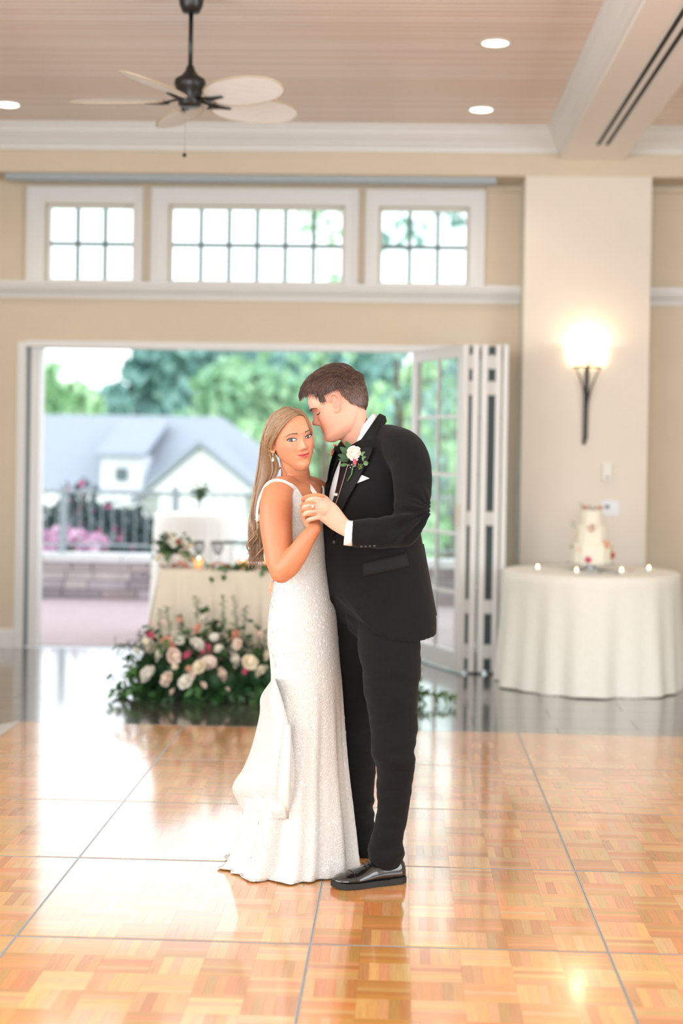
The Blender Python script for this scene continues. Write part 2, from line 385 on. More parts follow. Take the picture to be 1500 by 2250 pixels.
# folded door leaves stacked at the right of the opening
def leaf(a, b, label, thick=.045, group=None, handle=False):
    """door leaf standing between plan points a (at the wall) and b (into the room)"""
    A, B = Vector((a[0], a[1], 0)), Vector((b[0], b[1], 0)); L = (B - A).length; d = (B - A).normalized(); n = Vector((-d.y, d.x, 0))
    t = thing('folding_door_leaf', label, 'door', (A.x, A.y, ZF), group)
    def bx(x0, x1, z0, z1, y0=-thick / 2, y1=thick / 2):
        mb = MB().box(x0, x1, y0, y1, z0, z1); mb.v = [tuple(A + d * v[0] + n * v[1] + Vector((0, 0, v[2]))) for v in mb.v]; return mb
    z0, z1 = ZF + .012, 2.262; sw = .085
    bx(0, sw, z0, z1).build('stile', M_white, t); bx(L - sw, L, z0, z1).build('stile', M_white, t)
    bx(sw, L - sw, z0, z0 + .13).build('bottom_rail', M_white, t); bx(sw, L - sw, z1 - .085, z1).build('top_rail', M_white, t)
    g0, g1 = z0 + .13, z1 - .085
    for i in range(1, 5):
        z = g0 + (g1 - g0) * i / 5; bx(sw, L - sw, z - .011, z + .011, -.012, .012).build('muntin', M_white, t)
    bx(L / 2 - .011, L / 2 + .011, g0, g1, -.011, .011).build('muntin', M_white, t)
    for i in range(5):
        for j in range(2):
            xa, xb = (sw, L / 2 - .011) if j == 0 else (L / 2 + .011, L - sw); za = g0 + (g1 - g0) * i / 5 + .011; zb = g0 + (g1 - g0) * (i + 1) / 5 - .011
            bx(xa, xb, za, zb, -.002, .002).build('pane', M_glass, t)
    if handle: bx(L - .05, L - .025, 1.0, 1.16, -thick / 2 - .02, -thick / 2).build('handle', mat('brass_catch', (214, 208, 190), rough=.4), t)
    return t
leaf((.085, 11.50), (.432, 10.66), 'white glazed folding door leaf swung open at an angle into the room', handle=True)
# (the dark rubber seals close the two gaps of the stack)
LX = [(.500, 'first'), (.562, 'second'), (.656, 'third'), (.706, 'last')]
for i, (x, q) in enumerate(LX):
    lf = leaf((x + .004, 11.47), (x, 10.66), 'white folding door leaf folded edge-on, %s after the angled leaf in the stack' % q, .044 if i < 2 else .036, 'folded door leaves beside the cake table')
    if i in (0, 2):
        a_, b_ = ((.450, x - .0222), None, (.5845, x - .0182))[i]
        MB().box(a_, b_, 10.684, 10.70, ZF + .02, 2.25).build('rubber_seal', mat('dark_rubber', (58, 74, 74), rough=.6), lf)
M_hinge = mat('white_hinge', (222, 222, 218), rough=.45)
for x0, x1 in ((.452, .480), (.586, .637)):
    for k, z in enumerate((.14, .45, 1.06, 1.96, 2.14)):
        tag(MB().box(x0, x1, 10.650, 10.672, z - .045, z + .045).tube([(.5 * (x0 + x1), 10.648, z - .05), (.5 * (x0 + x1), 10.648, z + .05)], .009, 8).build('door_hinge', M_hinge), 'white hinge bridging the %s gap of the folded doors, %s' % ('first' if x0 < .5 else 'second', ['lowest', 'second lowest', 'middle one', 'second from top', 'topmost'][k]), 'hinge', 'hinges of the folded door stack')
    
# ------------------------------------------------------------------ recessed downlights
def downlight(x, y, label):
    t = thing('downlight', label, 'ceiling light', (x, y, ZC), 'recessed ceiling lights')
    MB().lathe([(.074, -.001), (.098, -.001), (.098, -.006), (.074, -.008)], 32, (x, y, ZC), loop=True).build('trim_ring', mat('white_ring', (246, 244, 238), rough=.5), t, True)
    MB().lathe([(.0, -.003), (.078, -.003), (.078, -.0045), (0, -.0045)], 32, (x, y, ZC)).build('lens', mat('lamp_lens', (255, 250, 240), emit=(255, 244, 226), estr=6), t)
    l = bpy.data.lights.new('downlight_beam', 'SPOT'); l.energy = 20; l.spot_size = math.radians(125); l.spot_blend = .8; l.color = (1, .82, .64); l.shadow_soft_size = .07
    lo = bpy.data.objects.new('downlight_beam', l); COL.objects.link(lo); lo.location = (x, y, ZC - .03)
    lo.parent = t; lo.matrix_parent_inverse = t.matrix_basis.inverted()
downlight(.495, 8.845, 'round recessed ceiling light nearest the beam and camera')
downlight(.503, 10.558, 'round recessed ceiling light close to the crown moulding by the beam')
downlight(-2.747, 10.505, 'round recessed ceiling light at the left edge of the picture')
for x, y, q in ((-2.75, 6.6, 'left of the fan'), (.5, 6.6, 'between beam and dance floor'), (-2.75, 3.8, 'above the left of the dance floor'), (.5, 3.8, 'above the near dance floor by the beam'), (-1.1, 1.5, 'above the photographer'), (3.4, 10.5, 'in the far right bay'), (3.4, 7.5, 'in the middle of the right bay'), (3.4, 4, 'in the near right bay')):
    downlight(x, y, 'round recessed ceiling light %s' % q)
# ------------------------------------------------------------------ outside: patio, garden wall, house, trees
patio = struct(MB().box(-9, 9, YW + WT, 15.42, -.25, ZF - .004).build('patio', mat('patio_brick', (176, 158, 162), rough=.8, var=.10, scale=9, stretch=(1, 2.2, 1))), 'pale pink brick patio outside the doors')
gw = thing('garden_wall', 'low grey stone garden wall with pale cap along the patio', 'wall', (0, 15.55, ZF))
MB().box(-8, 8, 15.47, 15.75, -.2, .35).build('mortar_core', mat('mortar', (150, 146, 148), rough=.9), gw)
M_st = [mat('wall_stone_%d' % i, c, rough=.85, var=.12, scale=6) for i, c in enumerate([(172, 166, 172), (150, 144, 150), (188, 180, 182), (160, 148, 150)])]
rs = random.Random(5)
for r in range(4):
    z0 = ZF + .003 + r * .092; x = -5.6 + rs.uniform(0, .2)
    while x < 1.4:
        wd = rs.uniform(.2, .42); d = rs.uniform(0, .02)
        o = MB().box(x + .006, x + wd - .006, 15.43 + d, 15.475, z0, z0 + .084).build('stone', rs.choice(M_st), gw); x += wd
for i in range(12):
    x = -6 + i * .8; MB().box(x + .004, x + .796, 15.38, 15.80, .352, .425).build('cap_stone', mat('cap_stone', (214, 216, 218), rough=.8, var=.05, scale=5), gw)
rl = thing('garden_railing', 'dark metal railing with thin pickets standing on the garden wall', 'railing', (0, 15.6, .425))
M_rail = mat('railing_metal', (150, 164, 170), rough=.5)
MB().box(-5.8, 2.6, 15.575, 15.625, 1.035, 1.07).build('top_bar', M_rail, rl); MB().box(-5.8, 2.6, 15.585, 15.615, .50, .525).build('bottom_bar', M_rail, rl)
pk = MB().box(-.005, .005, -.005, .005, .525, 1.035).mesh('picket')
x = -5.7
while x < 2.5: put('picket', pk, M_rail, rl, (x, 15.6, 0)); x += .115
for x in (-3.45, -2.3, -1.0, .6): MB().box(x - .03, x + .03, 15.57, 15.63, .425, 1.12).build('post', M_rail, rl)

# lawn falling away to the house
lw = tag(MB().add([(-60, 15.8, .0), (60, 15.8, .0), (60, 40, -3.2), (-60, 40, -3.2), (60, 140, -2.4), (-60, 140, -2.4)], [(0, 1, 2, 3), (3, 2, 4, 5)]).build('lawn', mat('lawn_grass', (190, 200, 180), rough=.95, var=.25, scale=2)), 'green lawn sloping away behind the garden wall', 'lawn', kind='structure')

# white club house
HY = 33.0
def P(px, py, Y): return at(px, py, Y)
M_hw = mat('white_siding', (250, 251, 252), rough=.8); M_roof = mat('grey_shingle', (154, 162, 174), rough=.9, var=.08, scale=14, stretch=(1, .3, 3)); M_win = mat('house_window', (96, 112, 116), rough=.2)
hs = thing('club_house', 'white house with grey shingle roof, dormer and gable', 'house', (P(300, 1085, HY).x, HY, -3.0))
e0 = P(-200, 1090, HY); r1 = P(487, 916, HY + 4.2); e1 = P(640, 1085, HY); zr = r1.z; ze = P(300, 1090, HY).z
XLh = -16.0; xr = r1.x; xe = P(600, 1050, HY).x + .6
# hipped main roof as a thick slab
MB().add([(XLh, HY - .25, ze), (xe, HY - .25, ze), (xr, HY + 4.2, zr), (XLh, HY + 4.2, zr), (xe, HY + 8.6, ze), (XLh, HY + 8.6, ze)], [(0, 1, 2, 3), (1, 4, 2), (3, 2, 4, 5), (0, 3, 5), (0, 5, 4, 1)]).build('roof', M_roof, hs)
zg = -3.0
MB().box(XLh, P(88, 1150, HY).x, HY + .15, HY + 8.2, zg, ze).box(P(300, 1150, HY).x, xe - .3, HY + .15, HY + 8.2, zg, ze).box(P(88, 1150, HY).x, P(300, 1150, HY).x, HY + 1.8, HY + 8.2, zg, ze).build('house_wall', M_hw, hs)
MB().box(XLh, xe, HY - .25, HY + .15, P(200, 1112, HY).z, ze + .02).build('fascia', M_hw, hs)
for x in (P(96, 1150, HY).x, P(312, 1150, HY).x): MB().box(x - .09, x + .09, HY - .1, HY + .08, zg, ze).build('porch_post', M_hw, hs)
MB().box(P(110, 1150, HY).x, P(296, 1150, HY).x, HY + 1.7, HY + 1.79, zg + .2, P(200, 1118, HY).z).build('porch_door', M_win, hs)
# dormer: front wall, gabled cheeks and little sloping roof
d0, d1 = P(222, 1085, HY + .1), P(310, 1085, HY + .1); zt = P(260, 1002, HY + .1).z; ztr = P(300, 948, HY + 2.2).z
dx0, dx1 = d0.x, d1.x
dm = MB().add([(dx0, HY + .1, ze), (dx1, HY + .1, ze), (dx1, HY + .1, zt), (dx0, HY + .1, zt), (dx0 + .1, HY + 3.4, zt), (dx1 - .1, HY + 3.4, zt)], [(0, 1, 2, 3), (1, 5, 2), (0, 3, 4)]).build('dormer', M_hw, hs)
MB().add([(dx0 - .12, HY - .1, zt - .03), (dx1 + .12, HY - .1, zt - .03), (dx1 + .12, HY + 3.4, ztr + .25), (dx0 - .12, HY + 3.4, ztr + .25), (dx0 - .12, HY - .1, zt + .06), (dx1 + .12, HY - .1, zt + .06), (dx1 + .12, HY + 3.4, ztr + .33), (dx0 - .12, HY + 3.4, ztr + .33)], [(0, 3, 2, 1), (4, 5, 6, 7), (0, 1, 5, 4), (1, 2, 6, 5), (0, 4, 7, 3)]).build('dormer_roof', M_roof, dm)
a, b = P(253, 1056, HY + .05), P(280, 1029, HY + .05)
MB().box(a.x, b.x, HY + .04, HY + .1, a.z, b.z).build('window', M_win, dm)
# big front gable
g0, g1, gp = P(318, 1088, HY - 1.2), P(566, 1086, HY - 1.2), P(441, 984, HY - 1.2)
gb = MB().prism([(g0.x, g0.z), (g1.x, g1.z), (gp.x, gp.z)], 'y', HY - 1.2, HY + 2.5).box(g0.x + .3, g1.x - .3, HY - 1.15, HY + 1, zg, g0.z).build('gable', M_hw, hs)
th = .12
MB().add([(g0.x - .3, HY - 1.4, g0.z - .2), (gp.x, HY - 1.4, gp.z + .05), (gp.x, HY + 3, gp.z + .05), (g0.x - .3, HY + 3, g0.z - .2), (g0.x - .3, HY - 1.4, g0.z - .2 + th), (gp.x, HY - 1.4, gp.z + .05 + th), (gp.x, HY + 3, gp.z + .05 + th), (g0.x - .3, HY + 3, g0.z - .2 + th)], [(0, 3, 2, 1), (4, 5, 6, 7), (0, 1, 5, 4), (3, 0, 4, 7)]).add([(gp.x, HY - 1.4, gp.z + .05), (g1.x + .3, HY - 1.4, g1.z - .2), (g1.x + .3, HY + 3, g1.z - .2), (gp.x, HY + 3, gp.z + .05), (gp.x, HY - 1.4, gp.z + .05 + th), (g1.x + .3, HY - 1.4, g1.z - .2 + th), (g1.x + .3, HY + 3, g1.z - .2 + th), (gp.x, HY + 3, gp.z + .05 + th)], [(0, 3, 2, 1), (4, 5, 6, 7), (0, 1, 5, 4), (1, 2, 6, 5)]).build('gable_roof', M_roof, gb)

# ------------------------------------------------------------------ trees and shrubs
def leaves(mb, centers, n, size, rnd, cols):
    for _ in range(n):
        c, r = rnd.choice(centers)
        while True:
            q = Vector((rnd.uniform(-1, 1), rnd.uniform(-1, 1), rnd.uniform(-1, 1)))
            if .35 < q.length < 1: break
        p = Vector(c) + Vector((q.x * r[0], q.y * r[1], q.z * r[2])); s = size * rnd.uniform(.6, 1.3)
        e = Euler((rnd.uniform(0, 6.3), rnd.uniform(0, 6.3), rnd.uniform(0, 6.3))).to_matrix(); u = e @ Vector((s, 0, 0)); v = e @ Vector((0, s * .6, 0)); wv = e @ Vector((0, 0, s * .2))
        mb.add([p - u, p - v + wv, p + u, p + v + wv], [(0, 1, 2, 3)], rnd.choice(cols))
M_leaf = mat('tree_leaves', (90, 140, 90), rough=.7, attr='Col')
M_bark = mat('bark', (110, 96, 84), rough=.9, var=.2, scale=4)
def tree(px, py_top, Y, half_w, label, cols, n=3500, size=.42, base=-3, dens=9, seed=1, squash=1.0, thin=1.0):
    rnd = random.Random(seed); top = at(px, py_top, Y); x = top.x; h = top.z - base
    t = thing('tree', label, 'tree', (x, Y, base), 'trees behind the house')
    tr = MB().tube([(x, Y, base), (x + .1, Y, base + h * .4), (x - .05, Y, base + h * .8)], [.3 * thin, .22 * thin, .08 * thin], 8)
    cs = []
    for k in range(dens):
        a = rnd.uniform(0, 2 * PI); q = rnd.uniform(.2, .75) * half_w; z = base + h * rnd.uniform(.22, .82)
        rr = half_w * rnd.uniform(.35, .6); c = (x + q * math.cos(a), Y + q * math.sin(a) * .4, z); cs.append((c, (rr, rr * .6, rr * .8 * squash)))
        tr.tube([(x, Y, base + h * .3), ((x + c[0]) / 2, (Y + c[1]) / 2, (base + h * .3 + z) / 2 + .3), c], [.12 * thin, .08 * thin, .03 * thin], 6)
    cs.append(((x, Y, top.z - half_w * .45), (half_w * .55, half_w * .55, half_w * .45)))
    tr.build('trunk', M_bark, t)
    mb = MB(); leaves(mb, cs, n, size, rnd, [lin(c) for c in cols]); mb.build('crown', M_leaf, t)
G1 = [(185, 223, 174), (167, 210, 158), (200, 233, 191), (152, 198, 148)]
G2 = [(141, 183, 174), (126, 169, 163), (157, 196, 186), (115, 159, 153)]
G3 = [(177, 214, 175), (160, 202, 165), (191, 224, 186), (144, 189, 156)]
tree(60, 775, 46, 2.3, 'light green tree at the left edge of the doorway view', G1, 3000, .3, seed=11)
tree(165, 840, 50, 1.7, 'small bright green tree between sky gap and left jamb', G1, 2500, .28, seed=12)
tree(400, 700, 66, 4.3, 'large dark blue green tree behind the house roof', G2, 5600, .5, dens=13, seed=13)
tree(520, 790, 56, 2.9, 'mid green tree right of the dark tree', G3, 3400, .36, seed=14)
tree(650, 720, 74, 4.6, 'tall green tree behind the bride and groom', G3, 4200, .52, dens=12, seed=15)
tree(580, 925, 47, 2.4, 'low bright green tree beside the house gable', G1, 2600, .3, seed=16)
tree(800, 740, 62, 3.9, 'tall dark green tree above the groom', G2, 4200, .46, dens=12, seed=17)
tree(720, 920, 51, 2.6, 'low green tree between the couple', G3, 2800, .32, seed=18)
tree(860, 880, 43.5, 2.3, 'pale green tree beside the folded doors', G1, 2600, .3, seed=19)
tree(985, 760, 56, 3.2, 'green tree seen through the angled door glass', G1, 3400, .38, seed=20)
tree(715, 430, 25, .9, 'thin leafy tree in the middle clerestory window', G3, 260, .12, dens=6, seed=21, squash=1.5, thin=.25)
tree(880, 470, 28, .9, 'thin leafy tree in the clerestory window beside the column', G2, 240, .13, dens=7, seed=22, squash=1.5, thin=.25)
tree(1010, 400, 31, 1.1, 'thin tall tree at the right end of the clerestory', G2, 420, .14, dens=8, seed=23, squash=1.8, thin=.25)
# garden shrubs and pink hydrangeas behind the railing
rnd = random.Random(40)
M_flw = mat('hydrangea_petals', (226, 180, 214), rough=.7, attr='Col')
for k, (px, py, sz) in enumerate([(95, 1190, .15), (136, 1178, .15), (172, 1186, .14), (213, 1194, .13), (115, 1206, .10), (192, 1210, .10)]):
    Y = 16.25 + .42 * (k % 2) if k < 4 else 15.95; c = at(px, py, Y); t = thing('hydrangea', 'pink hydrangea bush behind the railing, %s' % ['leftmost', 'tall one beside the railing post', 'right of the tall one', 'rightmost', 'low one at the left', 'low one at the right'][k], 'shrub', (c.x, Y, 0), 'pink hydrangeas')
    MB().tube([(c.x, Y, -.02), (c.x, Y, c.z)], .02, 6).build('stem', M_bark, t)
    mb = MB(); leaves(mb, [((c.x, Y, c.z), (sz, sz, sz * .75))], 220, .045, rnd, [lin(q) for q in [(236, 196, 224), (226, 170, 208), (244, 222, 238), (214, 150, 196)]]); mb.build('blossom', M_flw, t)
    mb = MB(); leaves(mb, [((c.x, Y, .22), (sz * 1.2, sz, .26))], 120, .07, rnd, [lin(q) for q in [(70, 110, 70), (90, 130, 80)]]); mb.build('foliage', M_leaf, t)
for k, (px, py, wd, n) in enumerate([(130, 1130, .7, 500), (215, 1125, .8, 600), (290, 1140, .5, 350), (175, 1075, .35, 160)]):
    Y = 17.6 + .75 * k; c = at(px, py, Y); t = thing('garden_shrub', ['dark shrub left of the garden with red blooms', 'dark shrub in the middle of the garden', 'dark shrub beside the white post', 'tall airy shrub with pink blooms against the roof'][k], 'shrub', (c.x, Y, -.3), 'garden shrubs behind the railing')
    MB().tube([(c.x, Y, -.35), (c.x + .05, Y, c.z)], .03, 6).build('stem', M_bark, t)
    mb = MB(); leaves(mb, [((c.x, Y, c.z - .45), (wd, .3, .6))], n, .08, rnd, [lin(q) for q in [(60, 80, 84), (80, 96, 100), (50, 72, 70), (110, 120, 130)]]); mb.build('foliage', M_leaf, t)
    mb = MB(); leaves(mb, [((c.x, Y - .25, c.z - .25), (wd * .8, .1, .35))], 16, .06, rnd, [lin((214, 90, 150)), lin((200, 120, 160))]); mb.build('blossom', M_flw, t)
# ------------------------------------------------------------------ ceiling fan
FX, FY = -1.12, 7.9
fan = thing('ceiling_fan', 'black ceiling fan with five cream leaf-shaped blades', 'ceiling fan', (FX, FY, ZC))
MB().lathe([(.068, 0), (.068, -.02), (.060, -.07), (.045, -.105), (.022, -.112), (.0, -.112)], 24, (FX, FY, ZC)).build('canopy', M_black, fan, True)
MB().tube([(FX, FY, ZC - .1), (FX, FY, 3.46)], .012, 12).build('down_rod', M_black, fan, True)
MB().lathe([(0, .125), (.018, .125), (.026, .10), (.045, .075), (.078, .055), (.082, .03), (.072, .005), (.06, -.03), (.06, -.075), (.05, -.085), (0, -.085)], 28, (FX, FY, 3.355)).build('motor', M_black, fan, True)
M_blade = mat('cream_blade', (246, 247, 246), rough=.6, var=.04, scale=8, stretch=(1, 12, 1))
M_rim = mat('blade_rim', (196, 184, 160), rough=.6)
for k in range(5):
    a = math.radians(178 + 72 * k); d = Vector((math.cos(a), math.sin(a), 0)); n = Vector((-d.y, d.x, 0)); up = Vector((0, 0, 1))
    ti = math.radians(-17); n2 = n * math.cos(ti) + up * math.sin(ti); u2 = d.cross(n2); z0 = Vector((FX, FY, 3.300))
    outl = smoothcurve([(.0, .02), (.03, .07), (.12, .112), (.25, .125), (.38, .11), (.47, .06), (.495, .0)], 22)
    pts = [(.135 + x, y) for x, y in outl] + [(.135 + x, -y) for x, y in outl[::-1][1:]]
    up_ = [z0 + d * p[0] + n2 * p[1] + u2 * .004 for p in pts]; lo_ = [z0 + d * p[0] + n2 * p[1] - u2 * .004 for p in pts]; m = len(pts)
    b = MB().add(up_ + lo_, [tuple(range(m)), tuple(range(2 * m - 1, m - 1, -1))] + [(i, m + i, m + (i + 1) % m, (i + 1) % m) for i in range(m)]).build('blade', M_blade, fan)
    MB().tube([(x + y) / 2 for x, y in zip(up_, lo_)] + [(up_[0] + lo_[0]) / 2], .0055, 6).build('rim', M_rim, b, True)
    MB().tube([z0 + d * .05 + up * .01, z0 + d * .10, z0 + d * .14 - u2 * .012, z0 + d * .235 - u2 * .012], [.014, .012, .016, .008], 8, flat=.5, side=u2).add([z0 + d * .11 + n2 * .035 - u2 * .010, z0 + d * .20 - u2 * .010, z0 + d * .11 - n2 * .035 - u2 * .010, z0 + d * .11 + n2 * .035 - u2 * .016, z0 + d * .20 - u2 * .016, z0 + d * .11 - n2 * .035 - u2 * .016], [(0, 1, 2), (5, 4, 3), (0, 3, 4, 1), (1, 4, 5, 2), (2, 5, 3, 0)]).build('blade_arm', M_black, fan, True)
MB().tube([(FX - .02, FY, 3.27), (FX - .024, FY, 3.035)], .0016, 6).build('pull_chain', mat('chain', (150, 140, 130), rough=.4), fan)
MB().ball((FX - .024, FY, 3.022), (.011, .011, .012), 10, 8).build('chain_knob', M_black, fan, True)

# ------------------------------------------------------------------ wall sconce
SXc = 1.325; sy = YC
sc = thing('wall_sconce', 'torch shaped wall sconce with glowing glass bowl and black metal straps', 'wall lamp', (SXc, sy, 1.58))
M_sh = mat('glowing_glass', (255, 240, 214), rough=.4, emit=(255, 226, 178), estr=2.2)
prof = [(.02, 2.152), (.11, 2.157), (.138, 2.19), (.143, 2.25), (.143, 2.30), (.136, 2.30), (.136, 2.25), (.131, 2.195), (.105, 2.167), (.02, 2.164)]
rg = [[(SXc + r * math.cos(PI + PI * k / 20), sy - .012 - .72 * r * -math.sin(PI + PI * k / 20), z) for k in range(21)] for r, z in prof]
MB().rings(rg, False, False).build('glass_bowl', M_sh, sc, True)
for s_ in (-1, 0, 1):
    p = [(SXc - .012, sy - .02, 1.585), (SXc - .010 + s_ * .004, sy - .03, 1.80), (SXc + s_ * .025, sy - .05, 1.98), (SXc + s_ * .085, sy - .075, 2.14)] if s_ else [(SXc - .012, sy - .022, 1.585), (SXc - .004, sy - .05, 1.9), (SXc, sy - .10, 2.14), (SXc, sy - .125, 2.20)]
    MB().tube(smoothcurve(p, 14), [.011 - .0005 * i for i in range(14)], 8, flat=.5, side=(0, 1, 0)).build('strap', M_black, sc, True)
rg = [[(SXc + r * math.cos(PI + PI * k / 16), sy - .012 + .72 * r * math.sin(PI + PI * k / 16), z) for k in range(17)] for r, z in [(.092, 2.138), (.104, 2.138), (.104, 2.15), (.092, 2.15)]]
MB().rings(rg + [rg[0]], False, False).build('ring', M_black, sc, True)
MB().box(SXc - .014, SXc + .014, sy - .012, sy, 1.62, 2.14).build('back_plate', M_black, sc)
for dz, e in ((2.24, 4), ):
    l = bpy.data.lights.new('sconce_bulb', 'POINT'); l.energy = e; l.color = (1, .74, .46); l.shadow_soft_size = .05
    lo = bpy.data.objects.new('sconce_bulb', l); COL.objects.link(lo); lo.location = (SXc, sy - .07, 2.30); lo.parent = sc; lo.matrix_parent_inverse = sc.matrix_basis.inverted()

# wall controls
M_plas = mat('white_plastic', (238, 236, 228), rough=.5)
t = thing('thermostat', 'white wall thermostat above the cake', 'thermostat', (1.483, YC, 1.33))
bevel(MB().box(1.447, 1.519, YC - .026, YC, 1.33, 1.455).build('case', M_plas, t)); MB().box(1.468, 1.498, YC - .028, YC - .0262, 1.345, 1.358).build('vent', mat('grey_plastic', (150, 156, 160), rough=.5), t)
t = thing('switch_plate', 'white wall switch plate beside the top of the cake', 'switch', (1.515, YC, 1.08))
bevel(MB().box(1.445, 1.578, YC - .010, YC, 1.075, 1.185).build('plate', mat('switch_white', (238, 240, 244), rough=.4), t)); MB().box(1.475, 1.50, YC - .016, YC - .0102, 1.125, 1.15).build('rocker', mat('dark_button', (70, 84, 96), rough=.5), t)

# ------------------------------------------------------------------ round cake table
M_cloth = mat('ivory_tablecloth', (240, 240, 230), rough=.85, spec=.2, sheen=.2, var=.015, scale=30)
def round_cloth(cx, cy, zt, r, rb_, zb, seed, folds, name='tablecloth', parent=None, m=M_cloth, amp=.05):
    rnd = random.Random(seed); N = 180; ph = [rnd.uniform(0, 6.28) for _ in range(4)]
    def wav(th, q):
        return q * (amp * (math.sin(folds * th + ph[0]) * .6 + math.sin((folds * 1.7 // 1) * th + ph[1]) * .35) + .012 * math.sin(folds * 3 * th + ph[2]))
    rs = [[(cx + q * r * math.cos(2 * PI * k / N), cy + q * r * math.sin(2 * PI * k / N), zt) for k in range(N)] for q in (.02, .5, .9, .975)]
    for i in range(15):
        q = i / 14; ring = []
        for k in range(N):
            th = 2 * PI * k / N; rr = r + (rb_ - r) * q ** 1.3 + wav(th, q ** .8); z = zt - .006 - (zt - .006 - zb) * q
            if i == 14: z += .003 + .003 * math.sin(folds * th + ph[3])
            ring.append((cx + rr * math.cos(th), cy + rr * math.sin(th), z))
        rs.append(ring)
    return MB().rings(rs, False).build(name, m, parent, True)
CTX, CTY, CTZ = 1.272, 10.30, .740
ct = thing('cake_table', 'round folding table under the floor length ivory cloth', 'table', (CTX, CTY, ZF))
MB().lathe([(0, CTZ - .028), (.575, CTZ - .028), (.575, CTZ - .006), (0, CTZ - .006)], 48, (CTX, CTY, 0)).build('table_top', mat('table_wood', (150, 120, 90), rough=.6), ct)
for k in range(4):
    a = PI / 4 + k * PI / 2; MB().tube([(CTX + .36 * math.cos(a), CTY + .36 * math.sin(a), ZF), (CTX + .34 * math.cos(a), CTY + .34 * math.sin(a), CTZ - .028)], .014, 8).build('leg', M_black, ct)
tag(round_cloth(CTX, CTY, CTZ, .583, .622, ZF + .003, 4, 7, amp=.034), 'floor length ivory cloth draped over the round cake table', 'tablecloth')

# three tier cake
CKX, CKY = 1.275, 10.36
ck = thing('wedding_cake', 'three tiered white wedding cake with scattered flowers', 'cake', (CKX, CKY, CTZ))
M_ice = mat('white_icing', (244, 242, 226), rough=.6, sss=.0, bump=.25, bscale=45)
def tier(z0, z1, r):
    return MB().lathe([(0, z0), (r, z0), (r, z0 + .004), (r * .985, z1 - .014), (r * .955, z1 - .004), (r * .92, z1), (0, z1)], 12, (CKX, CKY, 0)).build('cake_tier', M_ice, ck)
MB().lathe([(0, 0), (.10, 0), (.10, .006), (.03, .014), (.03, .032), (.16, .040), (.165, .046), (0, .046)], 36, (CKX, CKY, CTZ + .001)).build('cake_stand', mat('silver_stand', (214, 216, 216), rough=.25, metal=.7), ck, True)
tier(.787, .925, .136); tier(.925, 1.045, .105); tier(1.045, 1.14, .076)

def rose_mesh(r, seed, layers=4, flat=.8):
    """rounded bloom built of overlapping cupped petals"""
    rnd = random.Random(seed); mb = MB(); mb.ball((0, 0, r * .15), (r * .45, r * .45, r * .5), 10, 6)
    for L in range(layers):
        n = 4 + L; rad = r * (.35 + .6 * L / (layers - 1)); hgt = r * (.95 - .55 * L / (layers - 1)) * flat
        for k in range(n):
            a = 2 * PI * k / n + L * .6 + rnd.uniform(-.15, .15); w_ = 2 * PI / n * .72; rows = []
            for i in range(5):
                q = i / 4; rr = rad * (.25 + .85 * q ** .7); zz = -r * .15 + hgt * q ** 1.2 + (r * .08 if L < layers - 1 else -r * .1 * q)
                rows.append([(rr * math.cos(a + w_ * (j - 2) / 2 * (math.sin(PI * (.25 + .6 * q)))), rr * math.sin(a + w_ * (j - 2) / 2 * (math.sin(PI * (.25 + .6 * q)))), zz - r * .12 * abs(j - 2) / 2 * q + (r * .05 * math.sin(j * 2 + k) * q)) for j in range(5)])
            mb.rings(rows, False, False)
    return mb.mesh('bloom', True)
def leaf_mesh(L, W, n=1, seed=0, droop=.3):
    """pointed cupped leaf"""
    rows = []
    for i in range(6):
        q = i / 5; wd = W * math.sin(PI * min(.97, q * .93 + .05)) ** .8; z = L * (.25 * q - droop * q * q)
        rows.append([(L * q, -wd, z + wd * .35), (L * q, 0, z), (L * q, wd, z + wd * .35)])
    return MB().rings(rows, False, False).mesh('leaf', True)
FM = {}
def flower_mat(nm, c): return mat('petal_' + nm, c, rough=.65, spec=.2, sheen=.2, var=.08, scale=25)
F_WHITE = flower_mat('white', (244, 240, 226)); F_BLUSH = flower_mat('blush', (246, 224, 208)); F_PEACH = flower_mat('peach', (238, 176, 150)); F_PINK = flower_mat('pink', (214, 92, 122)); F_CREAM = flower_mat('cream', (246, 234, 206)); F_RUST = flower_mat('rust', (188, 104, 82))
L_G = [mat('leaf_green_%d' % i, c, rough=.5, spec=.4, var=.15, scale=15) for i, c in enumerate([(54, 92, 48), (74, 116, 62), (104, 138, 92), (44, 78, 44), (128, 158, 84)])]
ROSES = {}
def bloom(parent, m, loc, r, seed=0, tilt=None, name='flower'):
    key = (m.name, seed % 3)
    if key not in ROSES:
        me = rose_mesh(1.0, seed % 3 + 5); me.materials.append(m); ROSES[key] = me
    o = put(name, ROSES[key], None, parent, loc); o.scale = (r, r, r)
    t_ = tilt or (random.uniform(-.3, .3), random.uniform(-.3, .3)); o.rotation_euler = (t_[0], t_[1], random.uniform(0, 6))
    return o
LEAVES = {}
def leaf_obj(parent, mi, loc, L, rz, pitch, roll=0, slim=.22, name='leaf'):
    key = (mi, round(slim, 2))
    if key not in LEAVES:
        me = leaf_mesh(1.0, slim); me.materials.append(L_G[mi]); LEAVES[key] = me
    o = put(name, LEAVES[key], None, parent, loc); o.scale = (L, L, L); o.rotation_euler = (roll, pitch, rz)
    return o
